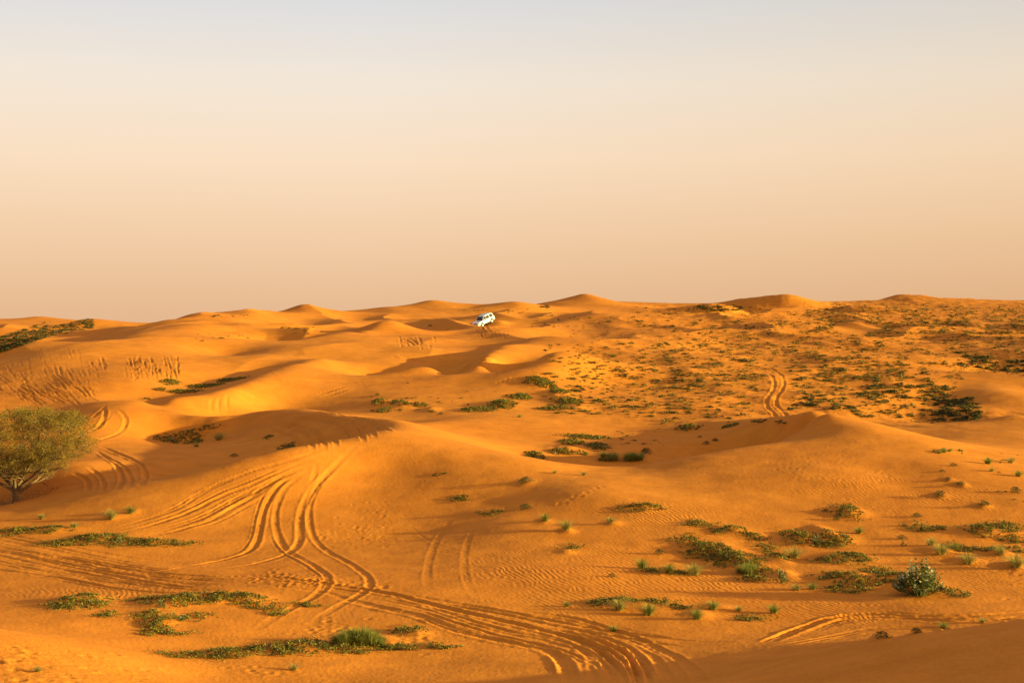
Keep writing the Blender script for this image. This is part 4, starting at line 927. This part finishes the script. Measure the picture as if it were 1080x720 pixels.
def car():
    X, Y, Zg = _cx, _cy, _cz
    root = empty('offroad_car', (X, Y, Zg+CAMZ)); tag(root, 'white off-road car driving nose down over the far dune crest', 'car')
    f = Vector((hx*math.cos(CAR_PITCH), hy*math.cos(CAR_PITCH), -math.sin(CAR_PITCH))); side = Vector((0, 0, 1)).cross(f).normalized(); up = f.cross(side)
    from mathutils import Matrix
    m = Matrix((f, side, up)).transposed(); root.rotation_euler = m.to_euler()
    W = .96
    def ring(w0, w1, z0, z1): return [(-w0, z0), (w0, z0), (w1, z0+.18), (w1, z1-.12), (w1-.06, z1), (-w1+.06, z1), (-w1, z1-.12), (-w1, z0+.18)]
    body = loft('body', [(-2.42, ring(.84, .88, .52, .98)), (-2.34, ring(.9, W-.01, .40, 1.14)), (-1.2, ring(.92, W, .38, 1.16)), (.55, ring(.92, W, .38, 1.15)), (1.05, ring(.92, W, .38, 1.14)), (1.6, ring(.92, W, .40, 1.12)), (2.2, ring(.88, .92, .42, 1.04)), (2.4, ring(.78, .80, .50, .92))], M_WHITE, root, bevel=.03)
    loft('cabin', [(-2.30, [(-.84, 1.12), (.84, 1.12), (.72, 1.62, -2.16), (-.72, 1.62, -2.16)]), (-1.98, [(-.86, 1.12), (.86, 1.12), (.72, 1.84, -1.95), (-.72, 1.84, -1.95)]),
        (-1.0, [(-.87, 1.12), (.87, 1.12), (.74, 1.90), (-.74, 1.90)]), (.2, [(-.87, 1.12), (.87, 1.12), (.73, 1.86), (-.73, 1.86)]), (1.12, [(-.86, 1.12), (.86, 1.12), (.70, 1.80, .42), (-.70, 1.80, .42)])], M_WHITE, root, bevel=.025)
    panel('windscreen', [(1.09, -.76, 1.18), (1.09, .76, 1.18), (.50, .64, 1.76), (.50, -.64, 1.76)], .018, M_GLASS, root)
    panel('rear_window', [(-2.30, .7, 1.2), (-2.30, -.7, 1.2), (-2.175, -.62, 1.6), (-2.175, .62, 1.6)], .02, M_GLASS, root)
    for s in (-1, 1):
        for a0, a1, b0, b1 in ((.92, -.02, .42, .02), (-.10, -.98, -.06, -.96), (-1.08, -2.0, -1.06, -1.9)):
            panel('side_window', [(a0, s*.878, 1.13), (a1, s*.88, 1.13), (b1, s*.758, 1.78), (b0, s*.758, 1.76)][::s], .015, M_GLASS, root)
        box('door_sill', -1.0, 1.0, s*.95-.05, s*.95+.05, .34, .42, M_TRIM, root)
        box('roof_rail', -1.8, .2, s*.66-.02, s*.66+.02, 1.90, 1.94, M_TRIM, root, .008)
        mr = box('wing_mirror', .70, .84, s*1.06-.09, s*1.06+.09, 1.16, 1.34, M_WHITE, root)
        box('headlight', 2.28, 2.385, s*.66-.14, s*.66+.14, .78, .94, M_LAMP, root)
        box('tail_lamp', -2.43, -2.36, s*.80-.08, s*.80+.08, .8, 1.08, M_RED, root)
        for x in (1.45, -1.42):
            # dark wheel arch and wheel
            V = []; Fc = []; n_ = 24
            for yy in (s*.90, s*.985):
                for k in range(n_): q = 2*math.pi*k/n_; V.append((x+.47*math.cos(q), yy, .44+.47*math.sin(q)))
            Fc = [(k, (k+1) % n_, n_+(k+1) % n_, n_+k) for k in range(n_)]+[tuple(range(n_)), tuple(range(n_, 2*n_))[::-1]]
            mesh_obj('wheel_arch', V, Fc, M_TRIM, root)
            wh = empty('wheel', (x, s*.86, .37)); wh.parent = root
            prof = [(-.15, .24), (-.15, .34), (-.11, .395), (.11, .395), (.15, .34), (.15, .24)]; V = []; Fc = []
            for k in range(n_):
                q = 2*math.pi*k/n_
                for yy, rr_ in prof: V.append((rr_*math.cos(q), yy, rr_*math.sin(q)))
            m6 = len(prof)
            for k in range(n_):
                for j in range(m6): j2 = (j+1) % m6; k2 = (k+1) % n_; Fc.append((k*m6+j, k*m6+j2, k2*m6+j2, k2*m6+j))
            mesh_obj('tyre', V, Fc, M_TYRE, wh)
            V = [(0, s*.12, 0)]; Fc = []
            for k in range(10):
                q = 2*math.pi*k/10; V += [(.24*math.cos(q-.2), s*.145, .24*math.sin(q-.2)), (.24*math.cos(q+.2), s*.145, .24*math.sin(q+.2)), (.24*math.cos(q), s*.04, .24*math.sin(q))]; b = 1+3*k; Fc += [(0, b, b+1), (b, b+2, b+1)]
            mesh_obj('rim', V, Fc, M_RIM, wh)
    box('grille', 2.36, 2.425, -.46, .46, .72, .92, M_TRIM, root); box('front_bumper', 2.2, 2.47, -.86, .86, .42, .64, M_WHITE, root, .05); box('lower_intake', 2.46, 2.485, -.5, .5, .46, .56, M_TRIM, root, .008)
    box('rear_bumper', -2.5, -2.3, -.88, .88, .42, .62, M_WHITE, root, .05); box('number_plate', 2.472, 2.49, -.24, .24, .58, .68, M_PLATE, root, .004); box('spare_wheel_cover', -2.52, -2.40, -.3, .3, .72, 1.2, M_WHITE, root, .08)
car()
